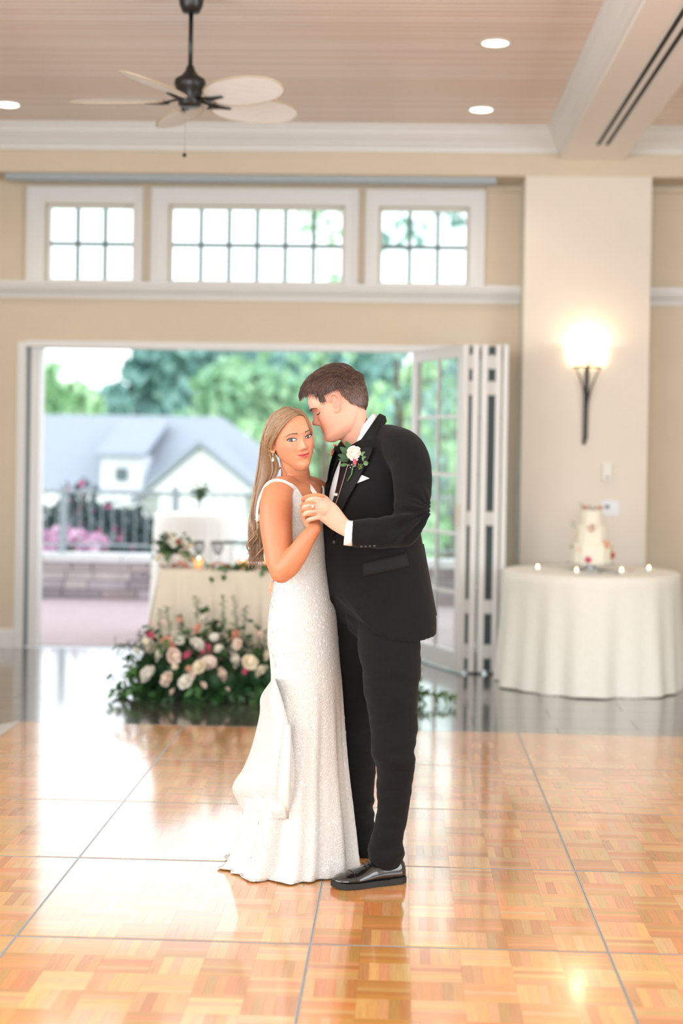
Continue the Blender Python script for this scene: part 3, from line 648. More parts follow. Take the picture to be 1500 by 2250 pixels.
for px, py, m, r in [(1300, 1120, F_WHITE, .04), (1283, 1124, F_PEACH, .026), (1318, 1126, F_PEACH, .024), (1294, 1158, F_BLUSH, .03), (1327, 1194, F_PEACH, .028), (1286, 1227, F_PINK, .022), (1343, 1220, F_RUST, .026), (1262, 1172, F_CREAM, .018), (1266, 1205, F_BLUSH, .02), (1340, 1205, F_CREAM, .02)]:
    c = at(px, py, CKY); dx = c.x - CKX; rt = .136 if c.z < .925 else (.105 if c.z < 1.045 else .076)
    if c.z > 1.12: p = Vector((c.x, CKY - .01, 1.155)); tl = (0, 0)
    else:
        dx = max(-rt * .98, min(rt * .98, dx)); p = Vector((CKX + dx, CKY - math.sqrt(max(0, rt * rt - dx * dx)) - r * .3, c.z)); tl = (1.35, 0)
    bloom(ck, m, p, r, 1, tl)
for px, py in [(1280, 1113), (1262, 1160), (1263, 1152), (1254, 1205)]:
    c = at(px, py, CKY - .05); leaf_obj(ck, 2, c, .045, random.uniform(1, 4), -.6)
# tea lights, cake server and petals on the cake table
def tealight(p, label, parent=None):
    t = thing('tea_light', label, 'candle', p, 'tea lights')
    MB().lathe([(0, 0), (.019, 0), (.023, .018), (.023, .026), (.0205, .026), (.0205, .020), (0, .020)], 20, p).build('cup', mat('clear_cup', (232, 230, 222), rough=.15, spec=.7), t, True)
    MB().lathe([(0, .0205), (.004, .023), (.0055, .029), (.003, .038), (0, .046)], 10, p).build('flame', mat('candle_flame', (255, 214, 150), emit=(255, 206, 140), estr=30), t, True)
    return t
for px, py, q in [(1181, 1252, 'at the left of the cake table'), (1266, 1259, 'in front of the cake'), (1365, 1259, 'right of the cake by the petals'), (1425, 1254, 'at the right edge of the cake table')]:
    c = at(px, py + 3, Z=CTZ + .003); tealight((c.x, c.y, CTZ + .001), 'lit tea light %s' % q)
c = at(1302, 1258, Z=CTZ + .01)
t = thing('cake_server', 'silver cake server lying in front of the cake', 'cake server', (c.x, c.y, CTZ + .001))
MB().prism([(c.x - .055, c.y - .02), (c.x + .03, c.y - .03), (c.x + .045, c.y), (c.x + .03, c.y + .03), (c.x - .055, c.y + .02)], 'z', CTZ + .003, CTZ + .006).build('blade', mat('silver', (200, 204, 206), rough=.2, metal=.9), t)
MB().tube([(c.x + .04, c.y, CTZ + .008), (c.x + .09, c.y - .01, CTZ + .012), (c.x + .16, c.y - .02, CTZ + .010)], [.004, .006, .008], 8).build('handle', MATS['silver'], t, True)
c = at(1385, 1256, Z=CTZ); b_ = bloom(None, F_BLUSH, (c.x, c.y, CTZ + .012), .026, 2, (0, 0), 'loose_flower'); tag(b_, 'loose blush flower lying on the cake table', 'flower')

# ------------------------------------------------------------------ sweetheart table with cloth
TX0, TX1, TY0, TY1, TZ = -1.54, -.12, 9.78, 10.46, .735
stb = thing('sweetheart_table', 'rectangular table under the gathered champagne cloth', 'table', (-.83, 10.12, ZF))
MB().box(TX0 + .015, TX1 - .015, TY0 + .015, TY1 - .015, TZ - .03, TZ - .006).build('table_top', mat('table_wood', (150, 120, 90)), stb)
for x in (TX0 + .08, TX1 - .08):
    for y in (TY0 + .08, TY1 - .08): MB().tube([(x, y, ZF), (x, y, TZ - .03)], .015, 8).build('leg', M_black, stb)
M_champ = mat('champagne_cloth', (226, 217, 197), rough=.7, spec=.3, sheen=.3, var=.02, scale=30)
def rect_cloth(x0, x1, y0, y1, zt, zb, seed):
    rnd = random.Random(seed); per = []; N = 60
    def side(ax, ay, bx_, by_, n):
        for i in range(n): per.append((ax + (bx_ - ax) * i / n, ay + (by_ - ay) * i / n))
    side(x0, y0, x1, y0, 110); side(x1, y0, x1, y1, 50); side(x1, y1, x0, y1, 110); side(x0, y1, x0, y0, 50)
    cx, cy = (x0 + x1) / 2, (y0 + y1) / 2; n = len(per); rows = []
    for q in (.0, .5, .985): rows.append([(cx + (p[0] - cx) * max(q, .01), cy + (p[1] - cy) * max(q, .01), zt) for p in per])
    ph = [rnd.uniform(0, 6.28) for _ in range(5)]
    for i in range(13):
        q = i / 12; ring = []
        for k, p in enumerate(per):
            s = k / n * 2 * PI; nx = 0; ny = 0
            if k < 110: ny = -1
            elif k < 160: nx = 1
            elif k < 270: ny = 1
            else: nx = -1
            corner = min(abs(k - c_) for c_ in (0, 110, 160, 270, n)); cf = math.exp(-(corner / 5.0) ** 2)
            f = (.012 + .022 * math.sin(s * 31 + ph[0] + .5 * math.sin(s * 5)) + .010 * math.sin(s * 53 + ph[1])) * q ** .8 + .03 * q
            dx, dy = (p[0] - cx), (p[1] - cy); l_ = math.hypot(dx, dy)
            ring.append((p[0] + nx * f + dx / l_ * cf * .08 * q, p[1] + ny * f + dy / l_ * cf * .08 * q, zt - .006 - (zt - .006 - zb) * q))
        rows.append(ring)
    return MB().rings(rows, False)
tag(rect_cloth(TX0, TX1, TY0, TY1, TZ, ZF + .004, 3).build('table_drape', M_champ, None, True), 'gathered champagne cloth hanging to the floor behind the flower arrangement', 'tablecloth')

# cluster of blooms and greens helper
def sprig(parent, mi, base, d, L, n, rnd, size=.05, slim=.26, name='greenery_sprig'):
    """stem with leaves as one part"""
    d = Vector(d).normalized(); B = Vector(base); pts = [B + d * L * q + Vector((0, 0, -.12 * L * q * q)) for q in np.linspace(0, 1, 6)]
    mb = MB().tube(pts, [.003, .0028, .0025, .002, .0016, .001], 5)
    for i in range(n):
        q = .15 + .85 * (i + .5) / n; p = B + d * L * q + Vector((0, 0, -.12 * L * q * q)); a = rnd.uniform(0, 6.28)
        side = d.orthogonal().normalized(); side.rotate(Matrix.Rotation(a, 3, d)); v = (d * .45 + side).normalized(); nn = v.cross(d).normalized(); s = size * rnd.uniform(.7, 1.2)
        rows = [];
        for j in range(5):
            t_ = j / 4; wd = s * slim * math.sin(PI * min(.96, .06 + .9 * t_)); c = p + v * s * t_ - Vector((0, 0, s * .25 * t_ * t_)); rows.append([c - nn * wd, c + (v.cross(nn)) * wd * .25, c + nn * wd])
        mb.rings(rows, False, False)
    return mb.build(name, L_G[mi], parent, True)
rnd = random.Random(21)
# table bouquet in low bowl
c = at(388, 1252, Z=TZ); BX, BY = at(388, 1222, 10.0).x, 10.0
bq = thing('table_bouquet', 'round bouquet of cream, peach and rust blooms on the draped table', 'bouquet', (BX, BY, TZ))
MB().lathe([(0, 0), (.05, 0), (.075, .05), (.08, .09), (.074, .09), (.068, .05), (0, .01)], 24, (BX, BY, TZ + .001)).build('bowl', mat('ceramic_bowl', (236, 234, 226), rough=.3), bq, True)
for px, py, m, r in [(365, 1205, F_CREAM, .045), (382, 1190, F_WHITE, .036), (404, 1215, F_BLUSH, .042), (391, 1192, F_RUST, .028), (386, 1222, F_RUST, .03), (350, 1225, F_CREAM, .03), (362, 1238, F_WHITE, .028), (398, 1240, F_PEACH, .03), (415, 1228, F_CREAM, .034), (372, 1178, F_CREAM, .028), (418, 1200, F_CREAM, .028), (405, 1192, F_WHITE, .026), (384, 1244, F_RUST, .022), (410, 1245, F_PEACH, .024), (353, 1245, F_BLUSH, .026)]:
    q = at(px, py, BY - rnd.uniform(.0, .09)); bloom(bq, m, q, r * 1.05, rnd.randrange(3), (rnd.uniform(.5, 1.2), rnd.uniform(-.4, .4)))
for k in range(26):
    a = rnd.uniform(0, 6.28); e = rnd.uniform(-.2, 1.2); sprig(bq, rnd.choice([0, 1, 2, 3]), (BX + rnd.uniform(-.03, .03), BY + rnd.uniform(-.03, .03), TZ + .08), (math.cos(a) * math.cos(e), math.sin(a) * math.cos(e), math.sin(e)), rnd.uniform(.13, .21), 7, rnd, .045, .3)
for px, py in [(332, 1240), (336, 1268), (323, 1262)]:
    q = at(px, py, TY0 - .03); leaf_obj(bq, 1, q, .045, rnd.uniform(2, 4), .3, slim=.3)
# garland along the front of the table
gl = thing('table_garland', 'leafy garland with small blush roses along the table edge', 'garland', (-1.0, TY0 + .06, TZ))
for k in range(34):
    x = TX0 + .36 + k * .03; a = rnd.uniform(0, 6.28)
    sprig(gl, rnd.choice([0, 1, 3, 2]), (x, TY0 + .06 + rnd.uniform(-.02, .03), TZ + .012), (math.cos(a), -abs(math.sin(a)) * .8, rnd.uniform(-.05, .35)), rnd.uniform(.07, .13), 6, rnd, .04, .32)
for px, py, m, r in [(470, 1243, F_PEACH, .03), (486, 1240, F_BLUSH, .028), (497, 1246, F_RUST, .022), (525, 1252, F_PEACH, .02), (552, 1243, F_PEACH, .032), (570, 1243, F_BLUSH, .03), (583, 1250, F_PEACH, .03), (545, 1252, F_RUST, .02)]:
    q = at(px, py, TY0 + .08); bloom(gl, m, (q.x, q.y, max(q.z, TZ + .02)), r, rnd.randrange(3), (.7, 0))
for px, py in [(462, 1268), (484, 1262), (493, 1264)]: leaf_obj(gl, 1, at(px, py, TY0 - .035), .05, rnd.uniform(0, 6), .9, slim=.32)
# candles on the table
for px, py, q in [(436, 1250, 'beside the table bouquet'), (533, 1246, 'behind the garland'), (588, 1256, 'next to the bride elbow')]:
    Y = 9.95 if px != 588 else 10.02; c = at(px, py, Y)
    t = thing('votive_candle', 'glowing votive candle %s' % q, 'candle', (c.x, Y, TZ), 'votive candles on the draped table')
    MB().lathe([(0, 0), (.028, 0), (.034, .06), (.031, .06), (.026, .006), (0, .006)], 20, (c.x, Y, TZ + .001)).build('glass_cup', mat('amber_glass', (255, 206, 150), rough=.2, emit=(255, 170, 90), estr=.5), t, True)
    MB().lathe([(0, .03), (.006, .034), (.009, .045), (.004, .06), (0, .072)], 10, (c.x, Y, TZ)).build('flame', MATS['candle_flame'], t, True)
# wine glasses
gm = bpy.data.materials.new('clear_glass'); gm.use_nodes = True; gb_ = gm.node_tree.nodes['Principled BSDF']; gb_.inputs['Transmission Weight'].default_value = .85; gb_.inputs['Roughness'].default_value = .05; gb_.inputs['Base Color'].default_value = (.96, .98, 1, 1)
for px, q in [(478, 'in front of the tall cloth'), (437, 'beside the table bouquet')]:
    c = at(px, 1240, 10.12)
    tag(MB().lathe([(0, 0), (.034, 0), (.034, .002), (.004, .006), (.004, .07), (.02, .085), (.036, .11), (.038, .135), (.033, .165), (.032, .165), (.0365, .135), (.034, .112), (.018, .088), (0, .08)], 24, (c.x, 10.12, TZ + .001)).build('wine_glass', gm, None, True), 'clear stemmed wine glass %s' % q, 'wine glass', 'wine glasses on the draped table')
# chair behind the table
CHX, CHY = at(520, 1200, 10.95).x, 10.95
ch = thing('dining_chair', 'slim white chair with dark top rail behind the draped table', 'chair', (CHX, CHY, ZF))
M_chw = mat('white_chair_paint', (236, 238, 238), rough=.4)
MB().tube([(CHX - .19, CHY + .02, .84), (CHX, CHY + .03, .845), (CHX + .19, CHY + .02, .84)], .011, 8).build('top_rail', mat('teal_dark_metal', (64, 96, 96), rough=.4), ch, True)
for s_ in (-1, 1):
    MB().tube([(CHX + s_ * .19, CHY + .06, ZF), (CHX + s_ * .19, CHY + .03, .45), (CHX + s_ * .19, CHY + .02, .83)], .012, 8).build('back_leg', M_chw, ch, True)
    MB().tube([(CHX + s_ * .19, CHY - .36, ZF), (CHX + s_ * .18, CHY - .34, .44)], .012, 8).build('leg', M_chw, ch, True)
for k in range(4): MB().tube([(CHX - .12 + k * .08, CHY + .03, .47), (CHX - .12 + k * .08, CHY + .025, .835)], .006, 6).build('spindle', M_chw, ch, True)
bevel(MB().box(CHX - .2, CHX + .2, CHY - .38, CHY + .05, .44, .475).build('seat', M_chw, ch), .01)

# ------------------------------------------------------------------ tall cocktail table outside with vase
KX, KY, KZ = at(427, 1135, 12.7).x, 12.7, .975
kt = thing('cocktail_table', 'tall cocktail table on the patio under a white cloth', 'table', (KX, KY, ZF))
MB().lathe([(0, KZ - .03), (.325, KZ - .03), (.325, KZ - .005), (0, KZ - .005)], 32, (KX, KY, 0)).build('table_top', MATS['table_wood'], kt); MB().tube([(KX, KY, ZF), (KX, KY, KZ - .03)], .03, 10).build('leg', M_black, kt)
tag(round_cloth(KX, KY, KZ, .33, .36, ZF + .01, 9, 11, 'cocktail_cloth', None, mat('white_linen', (246, 246, 242), rough=.85), .02), 'white cloth draped over the tall cocktail table outside', 'tablecloth')
vx = at(437, 1110, KY).x
vs = thing('bud_vase', 'small glass vase with green stems on the cocktail table', 'vase', (vx, KY, KZ), )
MB().lathe([(0, 0), (.03, 0), (.036, .04), (.02, .09), (.022, .115), (.019, .115), (.017, .09), (0, .01)], 18, (vx, KY, KZ + .001)).build('vase_glass', gm, vs, True)
for k in range(9):
    a = rnd.uniform(0, 6.28); sprig(vs, rnd.choice([1, 0]), (vx, KY, KZ + .09), (math.cos(a) * .5, math.sin(a) * .5, 1), rnd.uniform(.12, .22), 6, rnd, .06, .34)
bloom(vs, F_WHITE, (vx - .02, KY - .03, KZ + .24), .04, 0); bloom(vs, F_WHITE, (vx + .03, KY - .03, KZ + .20), .035, 1)

# ------------------------------------------------------------------ floor flower arrangement
fa = thing('floor_arrangement', 'long low arrangement of white, blush and pink blooms with greenery on the floor', 'flower arrangement', (-1.2, 9.45, ZF))
MB().box(-1.58, -.50, 9.36, 9.60, ZF, ZF + .05).build('tray', mat('black_tray', (26, 28, 26), rough=.5), fa)
bm_ = MB()
for k in range(14): bm_.ball((-1.55 + k * .085, 9.47 + .03 * math.sin(k * 2), .12 + .03 * math.sin(k)), (.075, .13, .12), 10, 6)
bm_.build('moss_base', L_G[3], fa, True)
FL = [(324, 1481, F_WHITE, .058), (366, 1492, F_BLUSH, .05), (407, 1498, F_WHITE, .05), (485, 1481, F_BLUSH, .052), (458, 1456, F_BLUSH, .05), (437, 1465, F_CREAM, .046), (352, 1438, F_WHITE, .05), (382, 1442, F_BLUSH, .052), (391, 1401, F_WHITE, .046), (433, 1416, F_WHITE, .055), (370, 1412, F_PEACH, .048), (513, 1449, F_WHITE, .056), (549, 1455, F_CREAM, .05), (575, 1475, F_CREAM, .048), (452, 1359, F_WHITE, .05), (434, 1381, F_PEACH, .034), (456, 1424, F_PINK, .032), (448, 1434, F_PINK, .028), (411, 1440, F_PINK, .03), (330, 1395, F_PINK, .028), (516, 1396, F_PEACH, .036), (520, 1415, F_BLUSH, .036), (569, 1394, F_BLUSH, .036), (538, 1475, F_PINK, .02), (393, 1362, F_PEACH, .022), (416, 1470, F_PEACH, .024), (384, 1465, F_CREAM, .02), (379, 1520, F_BLUSH, .024), (421, 1483, F_BLUSH, .028), (338, 1371, F_BLUSH, .022), (319, 1409, F_CREAM, .022), (299, 1432, F_WHITE, .034), (447, 1505, F_BLUSH, .024), (500, 1515, F_BLUSH, .018), (590, 1440, F_CREAM, .04), (480, 1425, F_WHITE, .03), (470, 1400, F_WHITE, .028), (360, 1368, F_BLUSH, .024)]
for px, py, m, r in FL:
    Y = 9.13 + (1535 - py) * .0015 + rnd.uniform(-.03, .03); q = at(px, py, Y); bloom(fa, m, q, r * 1.0, rnd.randrange(3), (rnd.uniform(.7, 1.3), rnd.uniform(-.3, .3)))
for k in range(170):
    u_ = rnd.random(); x = -1.62 + 1.25 * u_; hmax = .42 * (1 - abs(u_ - .42) * 1.1)
    a = rnd.uniform(0, 6.28); e = rnd.uniform(.1, 1.2); L = rnd.uniform(.12, .30)
    sprig(fa, rnd.choice([0, 0, 1, 3, 3, 2]), (x, 9.45 + rnd.uniform(-.1, .1), .05 + rnd.uniform(0, hmax * .85)), (math.cos(a) * .9, -abs(math.sin(a)) * .45 + .2, math.sin(e)), L * .8, 8, rnd, .06, rnd.choice([.22, .3]))
for k in range(46):
    x = -1.64 + 1.2 * (k + rnd.random()) / 46
    sprig(fa, rnd.choice([0, 1, 3, 3]), (x, 9.32, .05), (rnd.uniform(-.5, .5), -.6, rnd.uniform(-.35, .15)), rnd.uniform(.10, .16), 8, rnd, .055, .3)
# long trailing sprays at the left and low front, and the tall snapdragon spikes
for px0, py0, px1, py1 in [(310, 1500, 255, 1530), (320, 1510, 270, 1535), (305, 1470, 265, 1495), (300, 1490, 285, 1470), (330, 1515, 330, 1538), (400, 1515, 410, 1540), (470, 1515, 480, 1540), (560, 1500, 600, 1525)]:
    A, B = at(px0, py0, 9.40), at(px1, py1, 9.30); B.z = max(B.z, ZF + .015); sprig(fa, rnd.choice([0, 1]), A, B - A, (B - A).length, 12, rnd, .06, .25)
for px0, py0, px1, py1, mi in [(352, 1420, 352, 1335, 0), (434, 1370, 431, 1308, 4), (372, 1400, 368, 1330, 4), (525, 1400, 512, 1305, 0), (536, 1390, 538, 1330, 0), (490, 1380, 490, 1305, 4), (318, 1440, 306, 1385, 0), (470, 1440, 470, 1385, 4), (400, 1390, 395, 1350, 0), (455, 1350, 448, 1335, 1)]:
    A, B = at(px0, py0, 9.55), at(px1, py1, 9.58); sprig(fa, mi, A, B - A, (B - A).length * 1.1, 26, rnd, .035, .34, 'flower_spike')
# trailing greens right of the groom
tg = thing('trailing_greens', 'trailing green sprays lying on the dark floor right of the groom', 'greenery', (.06, 9.3, ZF))
for px0, py0, px1, py1, mi in [(880, 1505, 922, 1490, 1), (885, 1515, 1000, 1535, 1), (890, 1520, 960, 1530, 4), (880, 1510, 925, 1520, 0), (885, 1500, 915, 1470, 0), (940, 1528, 1005, 1532, 4), (885, 1530, 930, 1540, 1)]:
    A, B = at(px0, py0, 9.35), at(px1, py1, 9.30); A.z = max(A.z, ZF + .015); B.z = max(B.z, ZF + .012); d_ = B - A; d_.z += .1 * d_.length; sprig(tg, mi, A, d_, d_.length, 14, rnd, .055, .26)
# ------------------------------------------------------------------ people
from mathutils.bvhtree import BVHTree
ORI = Vector((0, 0, CAM_H))
def evaluate(mb, voxel, it=3, fac=.5, name='body'):
    """merge overlapping closed shapes into one continuous smooth mesh"""
    me = mb.mesh('tmp'); o = bpy.data.objects.new('tmp', me); COL.objects.link(o)
    r = o.modifiers.new('r', 'REMESH'); r.mode = 'VOXEL'; r.voxel_size = voxel
    if it: sm = o.modifiers.new('s', 'SMOOTH'); sm.factor = fac; sm.iterations = it
    dg = bpy.context.evaluated_depsgraph_get(); out = bpy.data.meshes.new_from_object(o.evaluated_get(dg)); out.name = name
    bpy.data.objects.remove(o); bpy.data.meshes.remove(me)
    out.polygons.foreach_set('use_smooth', [True] * len(out.polygons)); return out
def co(me): a = np.empty(len(me.vertices) * 3, 'f'); me.vertices.foreach_get('co', a); return a.reshape(-1, 3)
def nor(me): a = np.empty(len(me.vertices) * 3, 'f'); me.vertices.foreach_get('normal', a); return a.reshape(-1, 3)
def setco(me, a): me.vertices.foreach_set('co', a.astype('f').ravel()); me.update()
def paint(me, cols):
    ca = me.color_attributes.new('Col', 'FLOAT_COLOR', 'POINT'); c4 = np.ones((len(cols), 4), 'f'); c4[:, :3] = cols; ca.data.foreach_set('color', c4.ravel())
def bvh_of(me): return BVHTree.FromPolygons([v.co for v in me.vertices], [p.vertices[:] for p in me.polygons])
def limb(mb, pts, rad, n=16, m=None, flat=1.0, side=None):
    """rounded tapering limb: pts are world points, rad a radius per point"""
    m = m or 5 * len(pts); c = smoothcurve([tuple(p) for p in pts], m); r = smoothcurve([(q,) for q in rad], m)[:, 0]
    mb.tube(c, list(r), n, True, flat, side); mb.ball(c[0], r[0] * .985, 12, 8); mb.ball(c[-1], r[-1] * .985, 12, 8)
def W(px, py, Y): return at(px, py, Y)

# ---- head: lofted from chin to crown with facial relief; local axes s = subject's left, f = forward, u = up (eye level 0)
PR_U = [-.112, -.106, -.098, -.088, -.078, -.066, -.056, -.046, -.036, -.02, 0, .018, .04, .06, .08, .093, .101, .105]
HEADS = {
 'f': dict(front=[.066, .077, .083, .085, .081, .083, .083, .083, .082, .082, .082, .089, .090, .084, .068, .049, .03, .012],
           half=[.012, .021, .029, .037, .045, .052, .057, .061, .0645, .068, .071, .0715, .069, .062, .050, .037, .024, .010],
           back=[-.035, -.015, .005, .022, .036, .052, .064, .074, .082, .089, .094, .096, .095, .089, .075, .056, .036, .012]),
 'm': dict(front=[.066, .079, .087, .090, .085, .085, .085, .085, .083, .083, .083, .094, .093, .086, .069, .050, .03, .012],
           half=[.020, .034, .045, .054, .059, .062, .064, .066, .068, .070, .072, .074, .073, .068, .056, .041, .027, .010],
           back=[-.03, -.012, .008, .026, .040, .056, .068, .078, .087, .095, .100, .102, .100, .093, .078, .058, .038, .012])}
def g2(a, s0, b=None, s1=1): return np.exp(-(a / s0) ** 2 - ((b / s1) ** 2 if b is not None else 0))
def head_local(kind, nt=96, nu=110, grow=0.0):
    h = HEADS[kind]; us = np.concatenate([np.linspace(-.112, .09, nu - 14), .105 - .015 * (1 - np.linspace(.08, .97, 14)) ** 1.6]); out = []
    for u in us:
        fr, hw, bk = (float(np.interp(u, PR_U, h[k])) for k in ('front', 'half', 'back'))
        th = np.linspace(0, 2 * PI, nt, endpoint=False); c, s = np.cos(th), np.sin(th)
        pf = 2 / 2.35; sx = hw * np.sign(s) * np.abs(s) ** np.where(c > 0, pf, .96); mid = (fr - bk) / 2 * 0
        f = np.where(c > 0, fr * np.abs(c) ** pf, -bk * np.abs(c) ** .96)
        if bk < 0: f = np.where(c > 0, -bk + (fr + bk) * np.abs(c) ** pf, -bk - .004 * np.abs(c))
        k = np.clip(c * 3, 0, 1); d = np.zeros(nt)
        n_h = np.interp(u, [-.046, -.041, -.036, -.030, -.024, -.012, 0, .008, .016], [0, .004, .016, .0225, .0215, .0140, .0065, .0025, 0]) * (1.12 if kind == 'm' else .92)
        n_w = np.interp(u, [-.045, -.03, -.015, .01], [.0110, .0098, .0075, .0080]) * (1.1 if kind == 'm' else 1)
        d += n_h * np.exp(-np.abs(sx / n_w) ** 2.2)
        for sg in (-1, 1):
            d += .0085 * g2(sx - sg * .0125, .0065, u + .035, .0065)
            d -= .0105 * g2(sx - sg * .031, .0150, u - .001, .0105)
            d += .0055 * g2(sx - sg * .031, .0115, u + .002, .0070)
            d += .0040 * g2(sx - sg * .040, .020, u + .030, .018)
            d += .0030 * g2(sx - sg * .026, .018, u - .020, .007)
            d -= .0022 * g2(sx - sg * (.018 + .2 * (-.036 - u)), .0045, u + .046, .012)
        lipw = .021; cu = u - (9. if kind == 'f' else 3.) * sx ** 2
        d += .0036 * np.exp(-(sx / lipw) ** 4) * np.exp(-((cu + .0535) / .0034) ** 2) + .0044 * np.exp(-(sx / (lipw * .8)) ** 4) * np.exp(-((cu + .0640) / .0042) ** 2)
        d -= .0035 * np.exp(-(sx / .025) ** 4) * np.exp(-((cu + .0585) / .0020) ** 2)
        d += .0035 * g2(sx, .014, u + .092, .010)
        out.append(np.stack([sx, f + d * k, np.full(nt, u)], 1))
    return out
class Head:
    def __init__(s, O, F, U, kind, sc):
        s.O = Vector(O); s.F = Vector(F).normalized(); s.U = (Vector(U) - s.F * Vector(U).dot(s.F)).normalized(); s.L = s.U.cross(s.F); s.kind = kind; s.sc = sc
    def w(s, p): return s.O + (s.L * p[0] + s.F * p[1] + s.U * p[2]) * s.sc
    def add(s, mb):
        mb.rings([[s.w(p) for p in ring] for ring in head_local(s.kind)], True)
        for sg in (-1, 1):      # ears with a raised rim
            M = Matrix((s.L, s.F, s.U)).transposed(); R = Matrix.Rotation(sg * .35, 3, 'Z')
            ef, eu = (.021, .013) if s.kind == 'm' else (0, 0)
            mb.ball(s.w((sg * .0745, -.012 + ef, -.012 + eu)), (.0055 * s.sc, .015 * s.sc, .029 * s.sc), 14, 10, M @ R)
            rim = [(sg * .076, .002, .002), (sg * .080, -.004, .016), (sg * .085, -.018, .019), (sg * .088, -.027, .006), (sg * .085, -.025, -.014), (sg * .079, -.014, -.032), (sg * .075, -.005, -.040), (sg * .073, .001, -.034)]
            limb(mb, [s.w((p[0], p[1] + ef, p[2] + eu)) for p in rim], [.0036 * s.sc] * 8, 8)
    def local(s, A):
        d = A - np.array(s.O); return np.stack([d @ np.array(s.L), d @ np.array(s.F), d @ np.array(s.U)], 1) / s.sc
    def hit(s, bv, a, b, off):
        o = s.w((a, .25, b)); h = bv.ray_cast(o, -s.F)
        if h[0] is None: return s.w((a, .07, b))
        return h[0] + s.F * off
    def patch(s, bv, outline, off=.001, bulge=0., nr=4):
        """closed patch of the face seen from the front, raised off the skin"""
        cx = sum(p[0] for p in outline) / len(outline); cy = sum(p[1] for p in outline) / len(outline); rows = []
        for i in range(nr + 1):
            q = .02 + .98 * i / nr; rows.append([s.hit(bv, cx + (p[0] - cx) * q, cy + (p[1] - cy) * q, off + bulge * (1 - q * q) if i < nr else off * .4) for p in outline])
        rows.append([p - s.F * .003 for p in rows[-1]]); return MB().rings(rows, True)
def cam_ray(bv, px, py, off, Yd=5.5):
    d = (at(px, py, 1.0) - ORI).normalized(); h = bv.ray_cast(ORI, d)
    if h[0] is None: return at(px, py, Yd)
    n = h[1] if h[1].dot(d) < 0 else -h[1]
    return h[0] + n * off
def drape(bv, A, B, nu, nv, off, thick=.002, Yd=5.5):
    """cloth piece between two edge lines, laid on what is below it (a thin closed slab)"""
    a = smoothcurve(A, nu); b = smoothcurve(B, nu); rows = []; low = []
    for i in range(nu):
        r = [cam_ray(bv, *(a[i] + (b[i] - a[i]) * j / (nv - 1)), off, Yd) for j in range(nv)]; rows.append(r)
    mb = MB(); top = [p for r in rows for p in r]; d = [(p - ORI).normalized() * thick for p in top]; bot = [p + q for p, q in zip(top, d)]; N = nu * nv; fs = []
    for i in range(nu - 1):
        for j in range(nv - 1):
            q = (i * nv + j, i * nv + j + 1, (i + 1) * nv + j + 1, (i + 1) * nv + j); fs.append(q); fs.append(tuple(N + k for k in q[::-1]))
    edge = [j for j in range(nv)] + [i * nv + nv - 1 for i in range(1, nu)] + [(nu - 1) * nv + j for j in range(nv - 2, -1, -1)] + [i * nv for i in range(nu - 2, 0, -1)]
    for k in range(len(edge)): a_, b_ = edge[k], edge[(k + 1) % len(edge)]; fs.append((a_, N + a_, N + b_, b_))
    return mb.add(top + bot, fs)
def skin_mat(name, rgb, rough=.5):
    return mat(name, rgb, rough=rough, spec=.35, sss=.25, attr='Col', var=.03, scale=60)
def ell_ring(c, a, b, th0=0., n=72, Fv=None, Lv=None, e=1.0):
    return [Vector(c) + Fv * (b * math.copysign(abs(math.cos(t)) ** e, math.cos(t))) + Lv * (a * math.copysign(abs(math.sin(t)) ** e, math.sin(t))) for t in np.linspace(0, 2 * PI, n, endpoint=False)]

# =================================================================== BRIDE
bride = thing('person', 'woman in white lace gown with long wavy hair, looking at the camera', 'person', (W(640, 1918, 5.52).x, 5.52, 0))
bF = Vector((math.sin(math.radians(55)), -math.cos(math.radians(55)), 0)); bL = Vector((0, 0, 1)).cross(bF); BY0 = 5.52
# torso rows: photograph height, centre and half width of the silhouette, depth to width ratio
BT = [(1052, 650, 34, .62), (1066, 648, 58, .62), (1080, 645, 66, .66), (1100, 640, 69, .78), (1125, 636, 70, .86), (1150, 640, 67, .86), (1190, 650, 60, .80), (1240, 660, 53, .76), (1270, 662, 56, .76), (1300, 663.5, 62, .76), (1345, 664.5, 71, .76), (1400, 665.5, 75, .76), (1450, 670, 74.5, .78), (1500, 673, 76, .8), (1600, 670, 84, .85), (1700, 660, 101, .9), (1800, 655, 117, .92), (1870, 650, 130, .92), (1916, 638, 146, .95)]
def brow_at(y):
    ys = [r[0] for r in BT]; return [float(np.interp(y, ys, [r[k] for r in BT])) for k in (1, 2, 3)]
_bt = smoothcurve(BT, 400)
def bride_ring(y, grow=0., n=72):
    i = int(np.clip(np.searchsorted(_bt[:, 0], y), 0, len(_bt) - 1)); _, cx, hw, k = _bt[i]
    c = at(cx, y, BY0); h = hw * BY0 / FPX; a = h / math.sqrt(.57 ** 2 + (.82 * k) ** 2); b = a * k
    return c, a + grow, b + grow
bh = Head(W(641, 962, 5.47), (math.sin(math.radians(27)), -math.cos(math.radians(27)), -.03), (-.245, .02, 1), 'f', 1.03)
bh.U = (Vector((0, 0, 1)) * math.cos(math.radians(12)) - Vector((0, 0, 1)).cross(bh.F) * math.sin(math.radians(12))); bh.U = (bh.U - bh.F * bh.U.dot(bh.F)).normalized(); bh.L = bh.U.cross(bh.F)
mb = MB(); bh.add(mb)
limb(mb, [bh.w((0, -.018, -.03)), bh.w((0, -.016, -.085)), W(649, 1045, 5.53), W(648, 1070, 5.54)], [.052, .050, .053, .066], 20)
rows = []
for y in list(np.arange(1050, 1112, 6)) + list(range(1115, 1420, 15)):
    c, a, b = bride_ring(y, -.007); rows.append(ell_ring(c, a, b, Fv=bF, Lv=bL, n=80))
mb.rings(rows, True)
